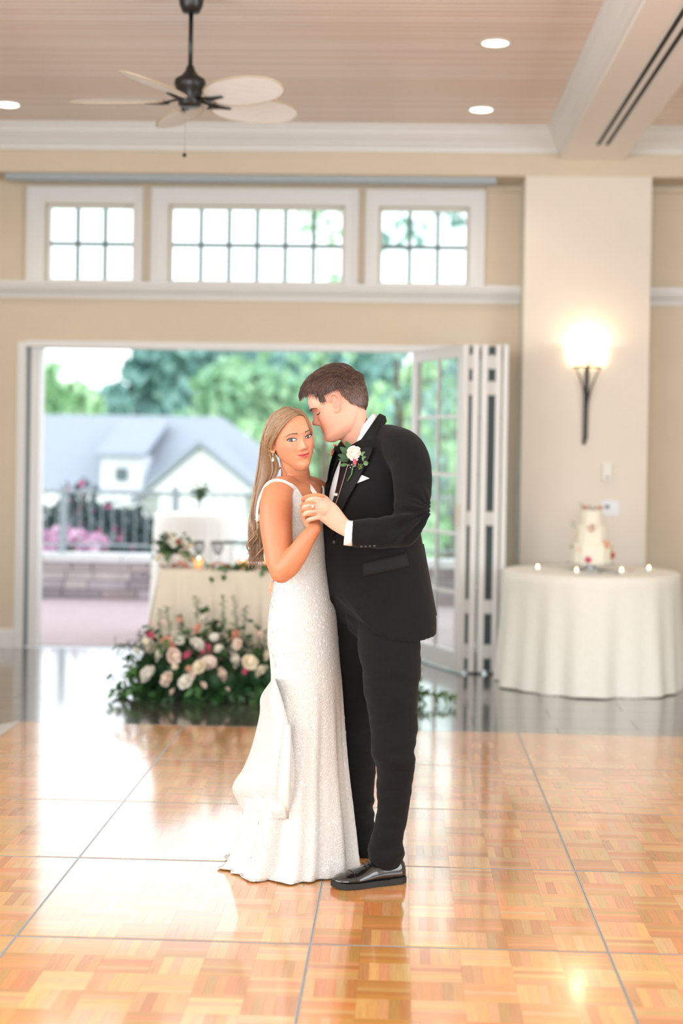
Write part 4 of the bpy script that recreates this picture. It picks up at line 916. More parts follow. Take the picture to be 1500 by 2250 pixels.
# near (right) arm
sh = W(608, 1080, 5.40)
limb(mb, [W(632, 1068, 5.46), W(612, 1082, 5.405), W(607, 1112, 5.375), W(606, 1150, 5.355), W(610, 1195, 5.335), W(614, 1232, 5.32), W(618, 1256, 5.31)], [.040, .052, .0575, .0570, .0525, .047, .041], 48, 60)
limb(mb, [W(616, 1253, 5.315), W(630, 1246, 5.30), W(652, 1218, 5.285), W(674, 1184, 5.275), W(692, 1160, 5.275)], [.040, .041, .0370, .0290, .0225], 40, 40)
# collar bones and far (left) arm reaching to the groom's shoulder
limb(mb, [W(660, 1066, 5.47), W(636, 1062, 5.425), W(616, 1066, 5.41)], [.012, .013, .012], 8)
limb(mb, [W(668, 1066, 5.50), W(688, 1066, 5.56), W(702, 1070, 5.62)], [.012, .013, .012], 8)
limb(mb, [W(672, 1070, 5.58), W(697, 1082, 5.64), W(712, 1110, 5.74), W(728, 1115, 5.86)], [.045, .048, .046, .040], 16)
limb(mb, [W(728, 1112, 5.86), W(748, 1065, 5.87), W(750, 1022, 5.85)], [.040, .034, .025], 16)
limb(mb, [W(750, 1022, 5.85), W(752, 1004, 5.83)], [.026, .034], 12, flat=.6, side=(0, 1, 0))
for (p0, p1, p2, r) in [((752, 996), (742, 984), (735, 979), .0078), ((748, 1002), (736, 990), (729, 991), .0078), ((744, 1008), (733, 1000), (728, 999), .0072), ((758, 992), (752, 980), (746, 975), .0076)]:
    limb(mb, [W(*p0, 5.81), W(*p1, 5.765), W(*p2, 5.745)], [r * 1.1, r, r * .85], 8)
# near hand: palm behind the groom's palm, fingers coming round to the front
limb(mb, [W(692, 1160, 5.275), W(684, 1144, 5.285), W(680, 1122, 5.292), W(680, 1108, 5.294)], [.022, .030, .034, .030], 14, flat=.55, side=(0, 1, 0))
HF = [((678, 1098), (666, 1098), (676, 1091), (697, 1088), (711, 1090), .0082), ((674, 1112), (664, 1111), (670, 1107), (684, 1105), (696, 1106), .0080), ((674, 1124), (665, 1122), (671, 1119), (684, 1117), (694, 1119), .0078), ((678, 1136), (668, 1134), (672, 1131), (684, 1130), (692, 1131), .0070)]
for i, (p0, p1, p2, p3, p4, r) in enumerate(HF):
    fr = 5.222 if i == 0 else 5.222
    limb(mb, [W(*p0, 5.285), W(*p1, 5.262), W(*p2, 5.235), W(*p3, fr), W(*p4, fr + .002)], [r * 1.1, r * 1.05, r, r * .95, r * .78], 10, 26)
limb(mb, [W(688, 1142, 5.285), W(700, 1120, 5.30), W(712, 1104, 5.305)], [.012, .0105, .008], 10)
bme = evaluate(mb, .0024, 3, .5, 'body')
# skin colouring: make-up, lips, nails in the head's own coordinates
A = co(bme); Lc = bh.local(A); base = np.array(lin((204, 134, 98))); cols = np.tile(base, (len(A), 1)); fr = (Lc[:, 1] > .03) & (np.abs(Lc[:, 2]) < .12) & (np.abs(Lc[:, 0]) < .08)
def blend(mask, rgb):
    global cols
    cols = cols * (1 - mask[:, None]) + np.array(lin(rgb)) * mask[:, None]
s_, u_ = Lc[:, 0], Lc[:, 2]
inface = (Lc[:, 1] > .0) * 1.0
blend(.50 * inface * (np.abs(Lc[:, 2]) < .13), (222, 160, 128))
for sg in (-1, 1):
    blend(.55 * inface * g2(s_ - sg * .045, .022, u_ + .028, .018), (226, 128, 100)); blend(.45 * inface * g2(s_ - sg * .031, .018, u_ - .010, .009), (236, 200, 184))
blend(.35 * inface * g2(s_, .03, u_ - .05, .02), (224, 150, 108)); blend(.3 * inface * g2(s_, .007, u_ + .02, .02), (246, 200, 176))
cu_ = u_ - 9. * s_ ** 2; lw_ = np.sqrt(np.clip(1 - (s_ / .0235) ** 2, 0, 1)); lip = inface * (lw_ > 0) * (g2(cu_ + .0545, .0042 * lw_ + .0006) + g2(cu_ + .0630, .0050 * lw_ + .0006)).clip(0, 1)
blend(.35 * lip * (Lc[:, 1] > .06), (214, 110, 104))
sc_m = ((u_ > .055 + .25 * np.clip(Lc[:, 1], 0, 1)) & (Lc[:, 1] < .07)) | ((Lc[:, 1] < .02 + .3 * (u_ - .02)) & (u_ > .01) & (np.abs(s_) < .085)) | ((Lc[:, 1] < -.03) & (u_ > -.08))
blend(.9 * sc_m * (np.abs(u_) < .13) * (np.abs(s_) < .1) * (np.abs(Lc[:, 1]) < .13), (140, 108, 80))
paint(bme, cols)
bbody = put('body', bme, skin_mat('tan_skin', (222, 150, 112), .42), bride)
bbv = bvh_of(bme)
# eyes, lashes, brows
M_scl = mat('eye_white', (206, 198, 194), rough=.2); M_iris = mat('eye_iris', (58, 56, 58), rough=.15, spec=.8); M_pup = mat('eye_pupil', (8, 8, 10), rough=.1); M_lash = mat('dark_lash', (38, 28, 26), rough=.6); M_brow = mat('brown_brow', (112, 78, 58), rough=.8)
def almond(sg, w=.0150, hu=.0052, hd=.0040, cs=.031, cu=.0005):
    o = []
    for k in range(20):
        t = 2 * PI * k / 20; x = math.cos(t); y = math.sin(t); o.append((sg * (cs + w * x), cu + (hu if y > 0 else hd) * math.copysign(abs(y) ** 1.15, y) + .0016 * x))
    return o
for sg in (-1, 1):
    e = bh.patch(bbv, almond(sg), .0008, .0016).build('eye', M_scl, bride, True)
    ic = (sg * .031 - .0030, .0008)
    circ = lambda r, c=ic: [(c[0] + r * math.cos(2 * PI * k / 16), c[1] + min(.0049, r * math.sin(2 * PI * k / 16))) for k in range(16)]
    bh.patch(bbv, circ(.0062), .0028, .0002).build('iris', M_iris, e, True); bh.patch(bbv, circ(.0034), .0034, .0001).build('pupil', M_pup, e, True)
    bh.patch(bbv, [(ic[0] - .002 + .0009 * math.cos(2 * PI * k / 8), ic[1] + .002 + .0009 * math.sin(2 * PI * k / 8)) for k in range(8)], .0039, 0, 2).build('catch_light', mat('eye_glint', (255, 255, 255), rough=.1), e, True)
    al = almond(sg); up = [al[k] for k in range(0, 11)]
    if sg < 0: up = up
    MB().tube([bh.hit(bbv, p[0], p[1] + .0006, .0026) for p in ([(sg * .0475, .0040)] + up)], [.0008] + [.0021 - .00012 * k for k in range(len(up))], 6).build('eyelash', M_lash, bride, True)
    lo = [al[k] for k in range(10, 20)] + [al[0]]
    MB().tube([bh.hit(bbv, p[0], p[1] - .0003, .0018) for p in lo], [.0006] * len(lo), 5).build('eyelash', M_lash, bride, True)
    MB().tube([bh.hit(bbv, sg * x, y, .0005) for x, y in smoothcurve([(.0130, .0190), (.021, .0210), (.033, .0222), (.043, .0195), (.051, .0135)], 14)], [.0014, .0019, .0022, .0023, .0023, .0022, .0020, .0016, .0015, .0014, .0012, .0010, .0008, .0005], 6).build('eyebrow', M_brow, bride, True)
# lips: closed smile, corners raised
up_l = [(x, -.0585 + 9. * x * x + .0001 + (.0062 - .0014 * math.exp(-(x / .004) ** 2)) * (1 - (x / .0225) ** 2) ** .8) for x in np.linspace(-.0224, .0224, 17)]; mid_l = [(x, -.0585 + 9. * x * x) for x in np.linspace(.0205, -.0205, 13)]
lo_l = [(x, -.0585 + 9. * x * x - .0072 * (1 - (x / .0205) ** 2) ** .7) for x in np.linspace(-.0203, .0203, 17)]
for nm, ol in (('upper_lip', up_l + mid_l), ('lower_lip', lo_l + mid_l)):
    bh.patch(bbv, ol, .0006, .0012, 5).build(nm, mat('lipstick', (206, 88, 88), rough=.4, spec=.4), bride, True)
MB().tube([bh.hit(bbv, x, -.0585 + 9. * x * x, .0010) for x in np.linspace(-.0225, .0225, 13)], [.0003] + [.0007] * 11 + [.0003], 5).build('lip_line', mat('lip_shadow', (130, 52, 52), rough=.6), bride, True)
# drop earrings
for sg in (-1, 1):
    p = bh.w((sg * .078, -.004, -.044)); er = MB().ball(p, .0032, 10, 8).tube([p, p + Vector((0, 0, -.008))], .0009, 6).build('earring', mat('silver', (200, 204, 206)), bride, True)
    MB().lathe([(0, -.008), (.0016, -.010), (.0042, -.018), (.0046, -.021), (.003, -.0245), (0, -.0255)], 12, p).build('drop', mat('pale_green_crystal', (206, 240, 226), rough=.08, spec=.9), er, True)
# ring on the clasped hand
rp = W(687, 1113.5, 5.212)
rg_ = MB(); rg_.tube([rp + Vector((.0035 * math.sin(t) * .5, .003 * math.cos(t), .0085 * math.cos(t) * 0 + .008 * math.sin(t))) for t in np.linspace(0, 2 * PI, 16)], .0012, 6)
rgo = rg_.build('ring', mat('silver', (200, 204, 206)), bride, True); MB().ball(rp + Vector((0, -.005, .002)), (.0042, .0032, .0042), 8, 6).build('diamond', mat('diamond', (246, 246, 250), rough=.05, spec=1.0), rgo)
# ---- gown
def lace_mat():
    m = bpy.data.materials.new('white_lace'); m.use_nodes = True; nt = m.node_tree; b = nt.nodes['Principled BSDF']
    b.inputs['Roughness'].default_value = .75; b.inputs['Specular IOR Level'].default_value = .25; b.inputs['Sheen Weight'].default_value = .3
    tc = nt.nodes.new('ShaderNodeTexCoord'); L = nt.links.new
    n = nt.nodes.new('ShaderNodeTexNoise'); n.inputs['Scale'].default_value = 14; n.inputs['Detail'].default_value = 2; L(tc.outputs['Object'], n.inputs['Vector'])
    ad = nt.nodes.new('ShaderNodeVectorMath'); ad.operation = 'MULTIPLY_ADD'; L(n.outputs['Color'], ad.inputs[0]); ad.inputs[1].default_value = (.03, .03, .03); L(tc.outputs['Object'], ad.inputs[2])
    v = nt.nodes.new('ShaderNodeTexVoronoi'); v.feature = 'DISTANCE_TO_EDGE'; v.inputs['Scale'].default_value = 150; L(ad.outputs[0], v.inputs['Vector'])
    v2 = nt.nodes.new('ShaderNodeTexVoronoi'); v2.inputs['Scale'].default_value = 42; L(ad.outputs[0], v2.inputs['Vector'])
    w_ = nt.nodes.new('ShaderNodeMath'); w_.operation = 'SINE'; mu = nt.nodes.new('ShaderNodeMath'); mu.operation = 'MULTIPLY'; mu.inputs[1].default_value = 16; L(v2.outputs['Distance'], mu.inputs[0]); L(mu.outputs[0], w_.inputs[0])
    h = nt.nodes.new('ShaderNodeMath'); h.operation = 'MULTIPLY_ADD'; L(v.outputs['Distance'], h.inputs[0]); h.inputs[1].default_value = -6; L(w_.outputs[0], h.inputs[2])
    bp = nt.nodes.new('ShaderNodeBump'); bp.inputs['Strength'].default_value = .35; bp.inputs['Distance'].default_value = .0022; L(h.outputs[0], bp.inputs['Height']); L(bp.outputs[0], b.inputs['Normal'])
    r = nt.nodes.new('ShaderNodeMapRange'); r.inputs[1].default_value = -1.4; r.inputs[2].default_value = 1; r.inputs[3].default_value = .88; r.inputs[4].default_value = 1.0; L(h.outputs[0], r.inputs[0])
    x = nt.nodes.new('ShaderNodeVectorMath'); x.operation = 'SCALE'; x.inputs[0].default_value = lin((222, 223, 221)); L(r.outputs[0], x.inputs['Scale']); L(x.outputs[0], b.inputs['Base Color'])
    return m
M_lace = lace_mat(); M_satin = mat('ivory_satin', (226, 226, 222), rough=.5, spec=.3, sheen=.3)
def top_y(deg):
    d = abs((deg + 180) % 360 - 180); return float(np.interp(d, [0, 14, 28, 40, 52, 66, 85, 105, 130, 150, 180], [1128, 1108, 1086, 1068, 1078, 1112, 1150, 1152, 1120, 1106, 1128]))
NT = 144
def skirt_Y(y): return BY0 + float(np.interp(y, [1500, 1916], [0, .055]))
def gown_point(k, y, extra=0.):
    t = 2 * PI * k / NT; i = int(np.clip(np.searchsorted(_bt[:, 0], y), 0, len(_bt) - 1)); _, cx, hw, kr = _bt[i]
    Y0 = skirt_Y(y); c = at(cx, y, Y0); h = hw * Y0 / FPX; a = h / math.sqrt(.57 ** 2 + (.82 * kr) ** 2); b = a * kr
    q = max(0., (y - 1470) / 446); fold = q ** 1.25 * (.016 * math.sin(9 * t + 1.2 + 1.5 * q) + .010 * math.sin(14 * t + 2.6) + .007 * math.sin(23 * t + .4 + q * 2))
    bust = .016 * math.exp(-((y - 1118) / 24) ** 2) * (math.exp(-((t - .55) / .42) ** 2) + math.exp(-((2 * PI - t - .55) / .42) ** 2))
    r_ = 1.0; p = c + bF * ((b + fold + extra + bust) * math.cos(t)) + bL * ((a + fold + extra) * math.sin(t))
    if y > 1880: p.z = max(p.z, .004 + .004 * (1 + math.sin(17 * t)) * (1 if y > 1912 else 0))
    return p
rows = []
for i in range(10): rows.append([gown_point(k, top_y(360 * k / NT) + (1165 - top_y(360 * k / NT)) * i / 10) for k in range(NT)])
ysr = list(np.linspace(1165, 1480, 36)) + list(np.linspace(1490, 1916, 56))
for y in ysr: rows.append([gown_point(k, y) for k in range(NT)])
gmb = MB().rings(rows, False)
gown = gmb.build('gown', M_lace, bride, True)
so = gown.modifiers.new('cloth_thickness', 'SOLIDIFY'); so.thickness = .002; so.offset = -1
gbv = BVHTree.FromPolygons([Vector(v) for v in gmb.v], gmb.f)
# shoulder straps
pts = [cam_ray(bbv, x, y, .003) for x, y in smoothcurve([(660, 1096), (650, 1078), (636, 1066), (622, 1059), (608, 1056.5)], 14)] + [cam_ray(bbv, x, y, .003, Yd) for x, y, Yd in [(596, 1059, 5.42), (585, 1068, 5.42), (575, 1083, 5.43), (568, 1103, 5.42), (564.5, 1128, 5.40), (565.5, 1146, 5.40)]]
MB().tube(smoothcurve([tuple(p) for p in pts], 40), [.0078] * 14 + [.0055] * 26, 8, flat=.3, side=(0, -1, .4)).build('strap', M_satin, gown, True)
pts = smoothcurve([tuple(W(*p)) for p in [(671, 1058, 5.515), (678, 1066, 5.487), (686, 1076, 5.470), (696, 1090, 5.455)]], 12)
MB().tube(pts, [.008] * 12, 8, flat=.3, side=(0, -1, .4)).build('strap', M_satin, gown, True)
MB().tube([gown_point(k, top_y(360 * k / NT)) for k in range(NT)] + [gown_point(0, top_y(0))], .0030, 6).build('neckline_edge', M_satin, gown, True)
# gathered train (bustle) hanging at the back of the skirt
A_ = smoothcurve([(603, 1488), (622, 1545), (640, 1620), (648, 1700), (640, 1760), (628, 1800)], 26); B_ = smoothcurve([(592, 1500), (572, 1532), (570, 1570), (553, 1640), (534, 1688), (510, 1728), (522, 1762), (540, 1800)], 26)
rows = []; rn = random.Random(2)
for i in range(26):
    q = i / 25; w_ = math.sin(PI * min(1, q * 1.15 + .05)) ** .6 if q < .85 else max(.1, 1 - (q - .8) * 3); ring = []
    for j in range(24):
        v = j / 11 if j < 12 else (23 - j) / 11; front = j < 12; px = A_[i][0] + (B_[i][0] - A_[i][0]) * v; py = A_[i][1] + (B_[i][1] - A_[i][1]) * v
        Ya = 5.345 + .02 * q; Yb = 5.55; Yl = Ya + (Yb - Ya) * v ** 1.6; bul = .05 * math.sin(PI * min(1, v * 1.0)) * w_ + .010 * math.sin(v * 13 + q * 5) * math.sin(PI * v)
        ring.append(W(px, py, Yl - bul if front else Yl + .05 * math.sin(PI * v) + .012))
    rows.append(ring)
MB().rings(rows, True).build('bustle', M_lace, gown, True, True)
# narrow pleat lying over the bustle, and the little hem flick on the floor
MB().rings([[W(x, y, Y) for x, y, Y in r] for r in [[(624, 1590, 5.32), (632, 1592, 5.305), (640, 1594, 5.32), (632, 1594, 5.33)], [(612, 1680, 5.30), (626, 1684, 5.278), (640, 1688, 5.30), (626, 1690, 5.315)], [(606, 1740, 5.30), (622, 1760, 5.272), (636, 1775, 5.298), (622, 1765, 5.315)], [(622, 1780, 5.30), (628, 1796, 5.285), (634, 1800, 5.30), (628, 1797, 5.31)]]], True).build('pleat', M_satin, gown, True)
# raised lace flowers
rn = random.Random(8); am = MB()
for _ in range(330):
    y = rn.choice([rn.uniform(1200, 1480), rn.uniform(1290, 1500), rn.uniform(1500, 1900)]); k = rn.uniform(70, 144 + 20) % NT
    k0 = int(k); p = gown_point(k0, y, .0005); p2 = gown_point((k0 + 1) % NT, y, .0005); p3 = gown_point(k0, y + 4, .0005); n = (p2 - p).cross(p3 - p).normalized()
    c, _, _ = bride_ring(y)
    if n.dot(p - c) < 0: n = -n
    u = (p2 - p).normalized(); v = n.cross(u); r = rn.uniform(.005, .010); a0 = rn.uniform(0, 6)
    for m_ in range(5):
        a = a0 + m_ * 2 * PI / 5; d = u * math.cos(a) + v * math.sin(a); e = n.cross(d)
        am.add([p + n * .001, p + d * r * .6 + e * r * .32 + n * .0035, p + d * r + n * .003, p + d * r * .6 - e * r * .32 + n * .0035], [(0, 1, 2, 3)])
tag(am.build('applique', mat('lace_applique', (236, 236, 234), rough=.6, spec=.4), gown, True), kind='stuff')

# ---- hair: smooth centre part, long waves falling behind the near shoulder
M_hair = mat('blonde_brown_hair', (164, 130, 96), rough=.38, spec=.55, attr='Col', var=.10, scale=90)
hm = MB(); HC = [lin(c) for c in [(146, 114, 84), (164, 132, 100), (132, 102, 74), (176, 146, 114), (154, 122, 92), (122, 94, 70)]]
ycs = [915, 935, 955, 980, 1000, 1025, 1050, 1080, 1110, 1150, 1180, 1210, 1240]
Lb = [591, 582, 576, 572, 569, 565, 561, 556, 552, 549, 547, 546, 548]; Rb = [640, 624, 610, 598, 604, 614, 607, 584, 573, 568, 570, 576, 586]; Yc = [5.46, 5.47, 5.475, 5.485, 5.50, 5.51, 5.515, 5.515, 5.515, 5.505, 5.495, 5.48, 5.465]; Yq = [.09, .09, .085, .07, .03, .01, 0, 0, 0, 0, 0, 0, 0]
def skull_s(f, u, extra):
    h = HEADS['f']; fr, hw, bk = (float(np.interp(u, PR_U, h[k])) for k in ('front', 'half', 'back')); e = fr if f > 0 else bk
    return (hw + extra) * math.sqrt(max(0.02, 1 - (f / (e + .012)) ** 2))
rn = random.Random(31)
# photograph guides of the head hair: outer edge and hairline edge on either side of the part
G_OUT = {-1: [(626, 896), (606, 902), (592, 914), (582, 934), (576, 955), (572, 976)], 1: [(634, 896), (655, 899), (667, 908), (676, 922), (681.5, 938), (684, 954)]}
G_INN = {-1: [(657, 911), (643, 917), (627, 931), (614, 950), (605, 966), (598, 980)], 1: [(657, 911), (667, 913), (672, 921), (677, 932), (680.5, 944), (683, 956)]}
def head_pos(px, py, off, Yd):
    d = (at(px, py, 1.0) - ORI).normalized(); h = bbv.ray_cast(ORI, d)
    if h[0] is None or h[0].y < 5.30: return at(px, py, Yd)
    return h[0] + h[1].normalized() * off * .6 - d * off * .5
def strand(side, layer, q, col, r=.0016, end=1.0):
    P_ = []; o, n_ = G_OUT[side], G_INN[side]; off = (.003 + .010 * layer) if side < 0 else (.002 + .004 * layer)
    for k in range(6):
        px = o[k][0] + (n_[k][0] - o[k][0]) * q + rn.uniform(-.7, .7); py = o[k][1] + (n_[k][1] - o[k][1]) * q + 2.0 * layer * 0; P_.append(head_pos(px, py, off, 5.468 if side < 0 else 5.50))
    ph = rn.uniform(0, 6.28); am_ = rn.uniform(.5, 1.2)
    if side > 0: P_ += [W(675, 985, 5.56), W(640, 1010, 5.57), W(600, 1040, 5.56)]
    y0 = 994 if side < 0 else 1060
    for y in np.arange(y0, 1000 + (1246 - 1000) * end, 16):
        l = np.interp(y, ycs, Lb); r_ = np.interp(y, ycs, Rb); Yv = np.interp(y, ycs, Yc); wv = max(0, (y - 1080) / 160)
        px = l + (r_ - l) * q + am_ * 6.5 * wv * math.sin(y * .042 + ph * .35 + q * 2); P_.append(W(px, y, Yv - (q - .45) * float(np.interp(y, ycs, Yq)) + (layer - .5) * -.04 + .015 * wv * math.cos(y * .042 + ph)))
    P_[-1] += Vector((-.010 * rn.random(), 0, 0))
    n = 34; c = smoothcurve([tuple(x) for x in P_], n); c[1:-1] = .25 * c[:-2] + .5 * c[1:-1] + .25 * c[2:]
    rr = [r * (.5 + .5 * min(1, k / 4)) * (1 if k < n - 6 else (n - k) / 6.5) for k in range(n)]
    hm.tube(c, rr, 5, True, col=col)
for i in range(1150):
    q = min(1, max(0, rn.random() * 1.02)); strand(-1, rn.random(), q, rn.choice(HC), rn.uniform(.0011, .0019), rn.uniform(.80, 1.02))
for i in range(240): strand(1, rn.random(), rn.random(), rn.choice(HC), .0014, rn.uniform(.7, 1))
# undercoat so that no scalp shows
HL = head_local('f', 96, 110); mk = []
def in_hair_f(p): s, f, u = p; return (f < .02 and u > .05) or (f < -.012 and u > .0) or (f < -.032 and u > -.085)
pts = [[bh.w((p[0] * 1.02, p[1] * 1.03, p[2] * 1.02)) for p in r] for r in HL]
for i in range(len(HL) - 1):
    for j in range(96):
        k = (j + 1) % 96
        if in_hair_f(HL[i][j]) and in_hair_f(HL[i + 1][k]): hm.add([pts[i][j], pts[i][k], pts[i + 1][k], pts[i + 1][j]], [(0, 1, 2, 3)], HC[0])
crown = pts[-1]; hm.add(crown, [tuple(range(96))], HC[0])
rr_ = []
for y in np.arange(965, 1215, 12):
    l = np.interp(y, ycs, Lb) + 4; r_ = np.interp(y, ycs, Rb) - 3; Yv = np.interp(y, ycs, Yc); c = W((l + r_) / 2, y, Yv); hx = (r_ - l) / 2 * Yv / FPX; k_ = max(.3, min(1, (1225 - y) / 60))
    rr_.append([c + Vector((hx * k_ * math.cos(2 * PI * k / 16), .026 * math.sin(2 * PI * k / 16), 0)) for k in range(16)])
hm.rings(rr_, True, True, HC[2])
# loose curls at the ends and a wisp at the neck
for (x0, y0, ph) in [(560, 1140, 0), (556, 1165, 1.5), (566, 1180, 3), (552, 1190, 4), (572, 1200, 2), (560, 1205, 5)]:
    hm.tube([W(x0 + 9 * math.sin(ph + t * 4.4) + (-6 * t), y0 + 48 * t, 5.46 + .015 * math.cos(ph + t * 4.4)) for t in np.linspace(0, 1.05, 18)], [.0032 - .00013 * k for k in range(18)], 6, col=rn.choice(HC))
hm.tube([W(*p) for p in [(615, 1010, 5.445), (622, 1030, 5.44), (629, 1042, 5.435), (628, 1052, 5.43)]], [.0015, .0015, .0013, .0007], 5, col=HC[2])
hm.build('hair', M_hair, bride, True)
# =================================================================== GROOM
groom = thing('person', 'man in black suit with white boutonniere, bending his head to the woman', 'person', (W(850, 1930, 5.5).x, 5.5, 0))
ga = math.radians(35); gF = Vector((-math.cos(ga), -math.sin(ga), 0)); gL = Vector((0, 0, 1)).cross(gF); GY = 5.55
gh = Head(W(743, 887, 5.50), (-.905, -.06, -.42), (-.42, 0, .905), 'm', 1.07)
mb = MB(); gh.add(mb)
limb(mb, [gh.w((0, -.025, -.035)), W(772, 935, 5.515), W(792, 962, 5.54), W(806, 995, 5.56)], [.060, .061, .066, .075], 20)
# plain core inside the clothes
limb(mb, [W(806, 990, 5.56), W(820, 1150, 5.56), W(835, 1380, 5.54)], [.08, .10, .09], 14)
limb(mb, [W(812, 1000, 5.52), W(888, 1000, 5.40), W(903, 1080, 5.30), W(893, 1150, 5.27), W(850, 1170, 5.25), W(775, 1164, 5.25)], [.05, .04, .036, .034, .03, .026], 12, 40)
limb(mb, [W(800, 1005, 5.60), W(768, 1020, 5.68), W(746, 1110, 5.80), W(715, 1190, 5.83), W(640, 1270, 5.74), W(626, 1286, 5.68)], [.05, .04, .036, .034, .028, .025], 12, 40)
limb(mb, [W(850, 1380, 5.45), W(862, 1640, 5.38), W(850, 1890, 5.39)], [.06, .045, .035], 12); limb(mb, [W(800, 1380, 5.60), W(788, 1640, 5.70), W(797, 1850, 5.74)], [.06, .045, .035], 12)
# near (left) hand: back of the hand towards the camera
side = (0, 1, 0)
limb(mb, [W(776, 1168, 5.25), W(756, 1158, 5.252), W(741, 1146, 5.252), W(722, 1127, 5.25), W(706, 1114, 5.248)], [.029, .0295, .034, .039, .036], 18, 40, .50, side)
GFN = [((708, 1096), (692, 1094), (676, 1100), (672, 1108), .0100), ((701, 1107), (684, 1108), (669, 1114), (668, 1124), .0102), ((699, 1122), (682, 1124), (670, 1130), (671, 1138), .0098), ((703, 1137), (688, 1139), (677, 1143), (677, 1150), .0086)]
for (p0, p1, p2, p3, r) in GFN:
    limb(mb, [W(p0[0] + 18, p0[1] + 14, 5.250), W(*p0, 5.232), W(*p1, 5.226), W(*p2, 5.240), W(*p3, 5.285)], [r * .9, r * 1.12, r, r * .95, r * .8], 10, 30)
limb(mb, [W(742, 1138, 5.27), W(726, 1112, 5.285), W(716, 1097, 5.29), W(705, 1090, 5.285)], [.014, .0125, .011, .009], 10)
# far (right) hand round the bride's waist
limb(mb, [W(628, 1286, 5.68), W(616, 1290, 5.64), W(608, 1292, 5.60)], [.024, .032, .034], 12, 20, .55, (1, 0, 0))
for (p0, p1, r) in [((606, 1280), (601, 1283), .0088), ((604, 1290), (598.5, 1294), .0090), ((603, 1301), (598.5, 1305), .0086), ((604, 1310), (600, 1315), .0076)]:
    limb(mb, [W(*p0, 5.60), W(p1[0] - 1.5, p1[1] - 2, 5.55), W(*p1, 5.505), W(p1[0] + 2.5, p1[1] + 2, 5.48)], [r, r, r * .95, r * .8], 8)
gme = evaluate(mb, .0028, 3, .5, 'body')
A = co(gme); Lc = gh.local(A); cols = np.tile(np.array(lin((232, 176, 152))), (len(A), 1)); s_, f_l, u_ = Lc[:, 0], Lc[:, 1], Lc[:, 2]
near = (np.abs(u_) < .14) & (np.abs(s_) < .11)
for sg in (-1, 1):
    blend(.4 * near * g2(s_ - sg * .05, .03, u_ + .02, .025) * (f_l > .01), (232, 150, 128)); blend(.55 * near * g2(f_l - .009, .03, u_ - .003, .035) * (np.abs(s_) > .072), (232, 140, 120))
jaw = near * (1 / (1 + np.exp((u_ + .045) / .006))) * (1 / (1 + np.exp(-(f_l + .0) / .015)))
blend(.30 * jaw, (196, 150, 130)); blend(.6 * near * (f_l > .07) * np.exp(-(s_ / .022) ** 4) * (g2(u_ + .0535, .005) + g2(u_ + .064, .0055)).clip(0, 1), (204, 110, 100))
kn = np.zeros(len(A))
for (p0, p1, p2, p3, r) in GFN: kn = np.maximum(kn, np.exp(-np.sum((A - np.array(W(*p0, 5.225))) ** 2, 1) / .011 ** 2))
blend(.5 * kn, (230, 138, 126))
paint(gme, cols)
put('body', gme, skin_mat('fair_skin', (232, 176, 152), .5), groom); gbbv = bvh_of(gme)
# brows, lowered lids
for sg in (-1, 1):
    MB().tube([gh.hit(gbbv, sg * x, y, .0005) for x, y in smoothcurve([(.012, .014), (.024, .0175), (.038, .0180), (.050, .0115)], 12)], [.0016, .0022, .0026, .0027, .0027, .0026, .0024, .0022, .0019, .0016, .0012, .0008], 6).build('eyebrow', mat('dark_brow', (78, 54, 44), rough=.8), groom, True)
    MB().tube([gh.hit(gbbv, sg * x, y, .0016) for x, y in smoothcurve([(.018, -.004), (.026, -.0065), (.036, -.0068), (.046, -.0030)], 10)], [.0008, .0013, .0015, .0016, .0016, .0016, .0016, .0015, .0013, .0008], 5).build('eyelash', M_lash, groom, True)
# short hair: clipped sides, longer swept top
M_gh = mat('dark_brown_hair', (84, 60, 50), rough=.5, spec=.4, attr='Col', var=.12, scale=120)
GC = [lin(c) for c in [(74, 52, 44), (92, 66, 54), (60, 42, 36), (112, 84, 70), (84, 60, 50)]]; GS = [lin(c) for c in [(112, 88, 78), (96, 74, 66), (128, 104, 92)]]
hm = MB(); HL = head_local('m', 120, 130)
def hairline_m(p):
    s, f, u = p; fr = float(np.interp(u, [.018, .03, .058, .085, .1], [.052, .052, .062, .070, .105]))
    if abs(s) < .045: fr = max(fr, -.2 if u < .066 else .105)
    if u > .038: return f < fr
    if u > .018: return .033 < f < fr or f < -.016
    return f < -.016 - (.018 - u) * .5 and u > -.025 + (f + .042) * .73
def lift(p):
    s, f, u = p; top = 1 / (1 + math.exp(-(u - .062) / .012)); return .0045 + .017 * top + .010 * top * max(0, f / .08) 
gpt = []
for r in HL:
    row = []
    for p in r:
        d = Vector((p[0], p[1], p[2] - .01)).normalized(); q = Vector(p) + d * lift(p); row.append(gh.w(q))
    gpt.append(row)
for i in range(len(HL) - 1):
    for j in range(120):
        k = (j + 1) % 120; c4 = [HL[i][j], HL[i][k], HL[i + 1][k], HL[i + 1][j]]
        if all(hairline_m(c) for c in c4):
            t = 1 / (1 + math.exp(-(HL[i][j][2] - .045) / .01)); hm.add([gpt[i][j], gpt[i][k], gpt[i + 1][k], gpt[i + 1][j]], [(0, 1, 2, 3)], [a * t + b * (1 - t) for a, b in zip(GC[0], GS[1])])
hm.add(gpt[-1], [tuple(range(120))], GC[0])
rn = random.Random(77); cand = [(i, j) for i in range(len(HL)) for j in range(120) if hairline_m(HL[i][j])]
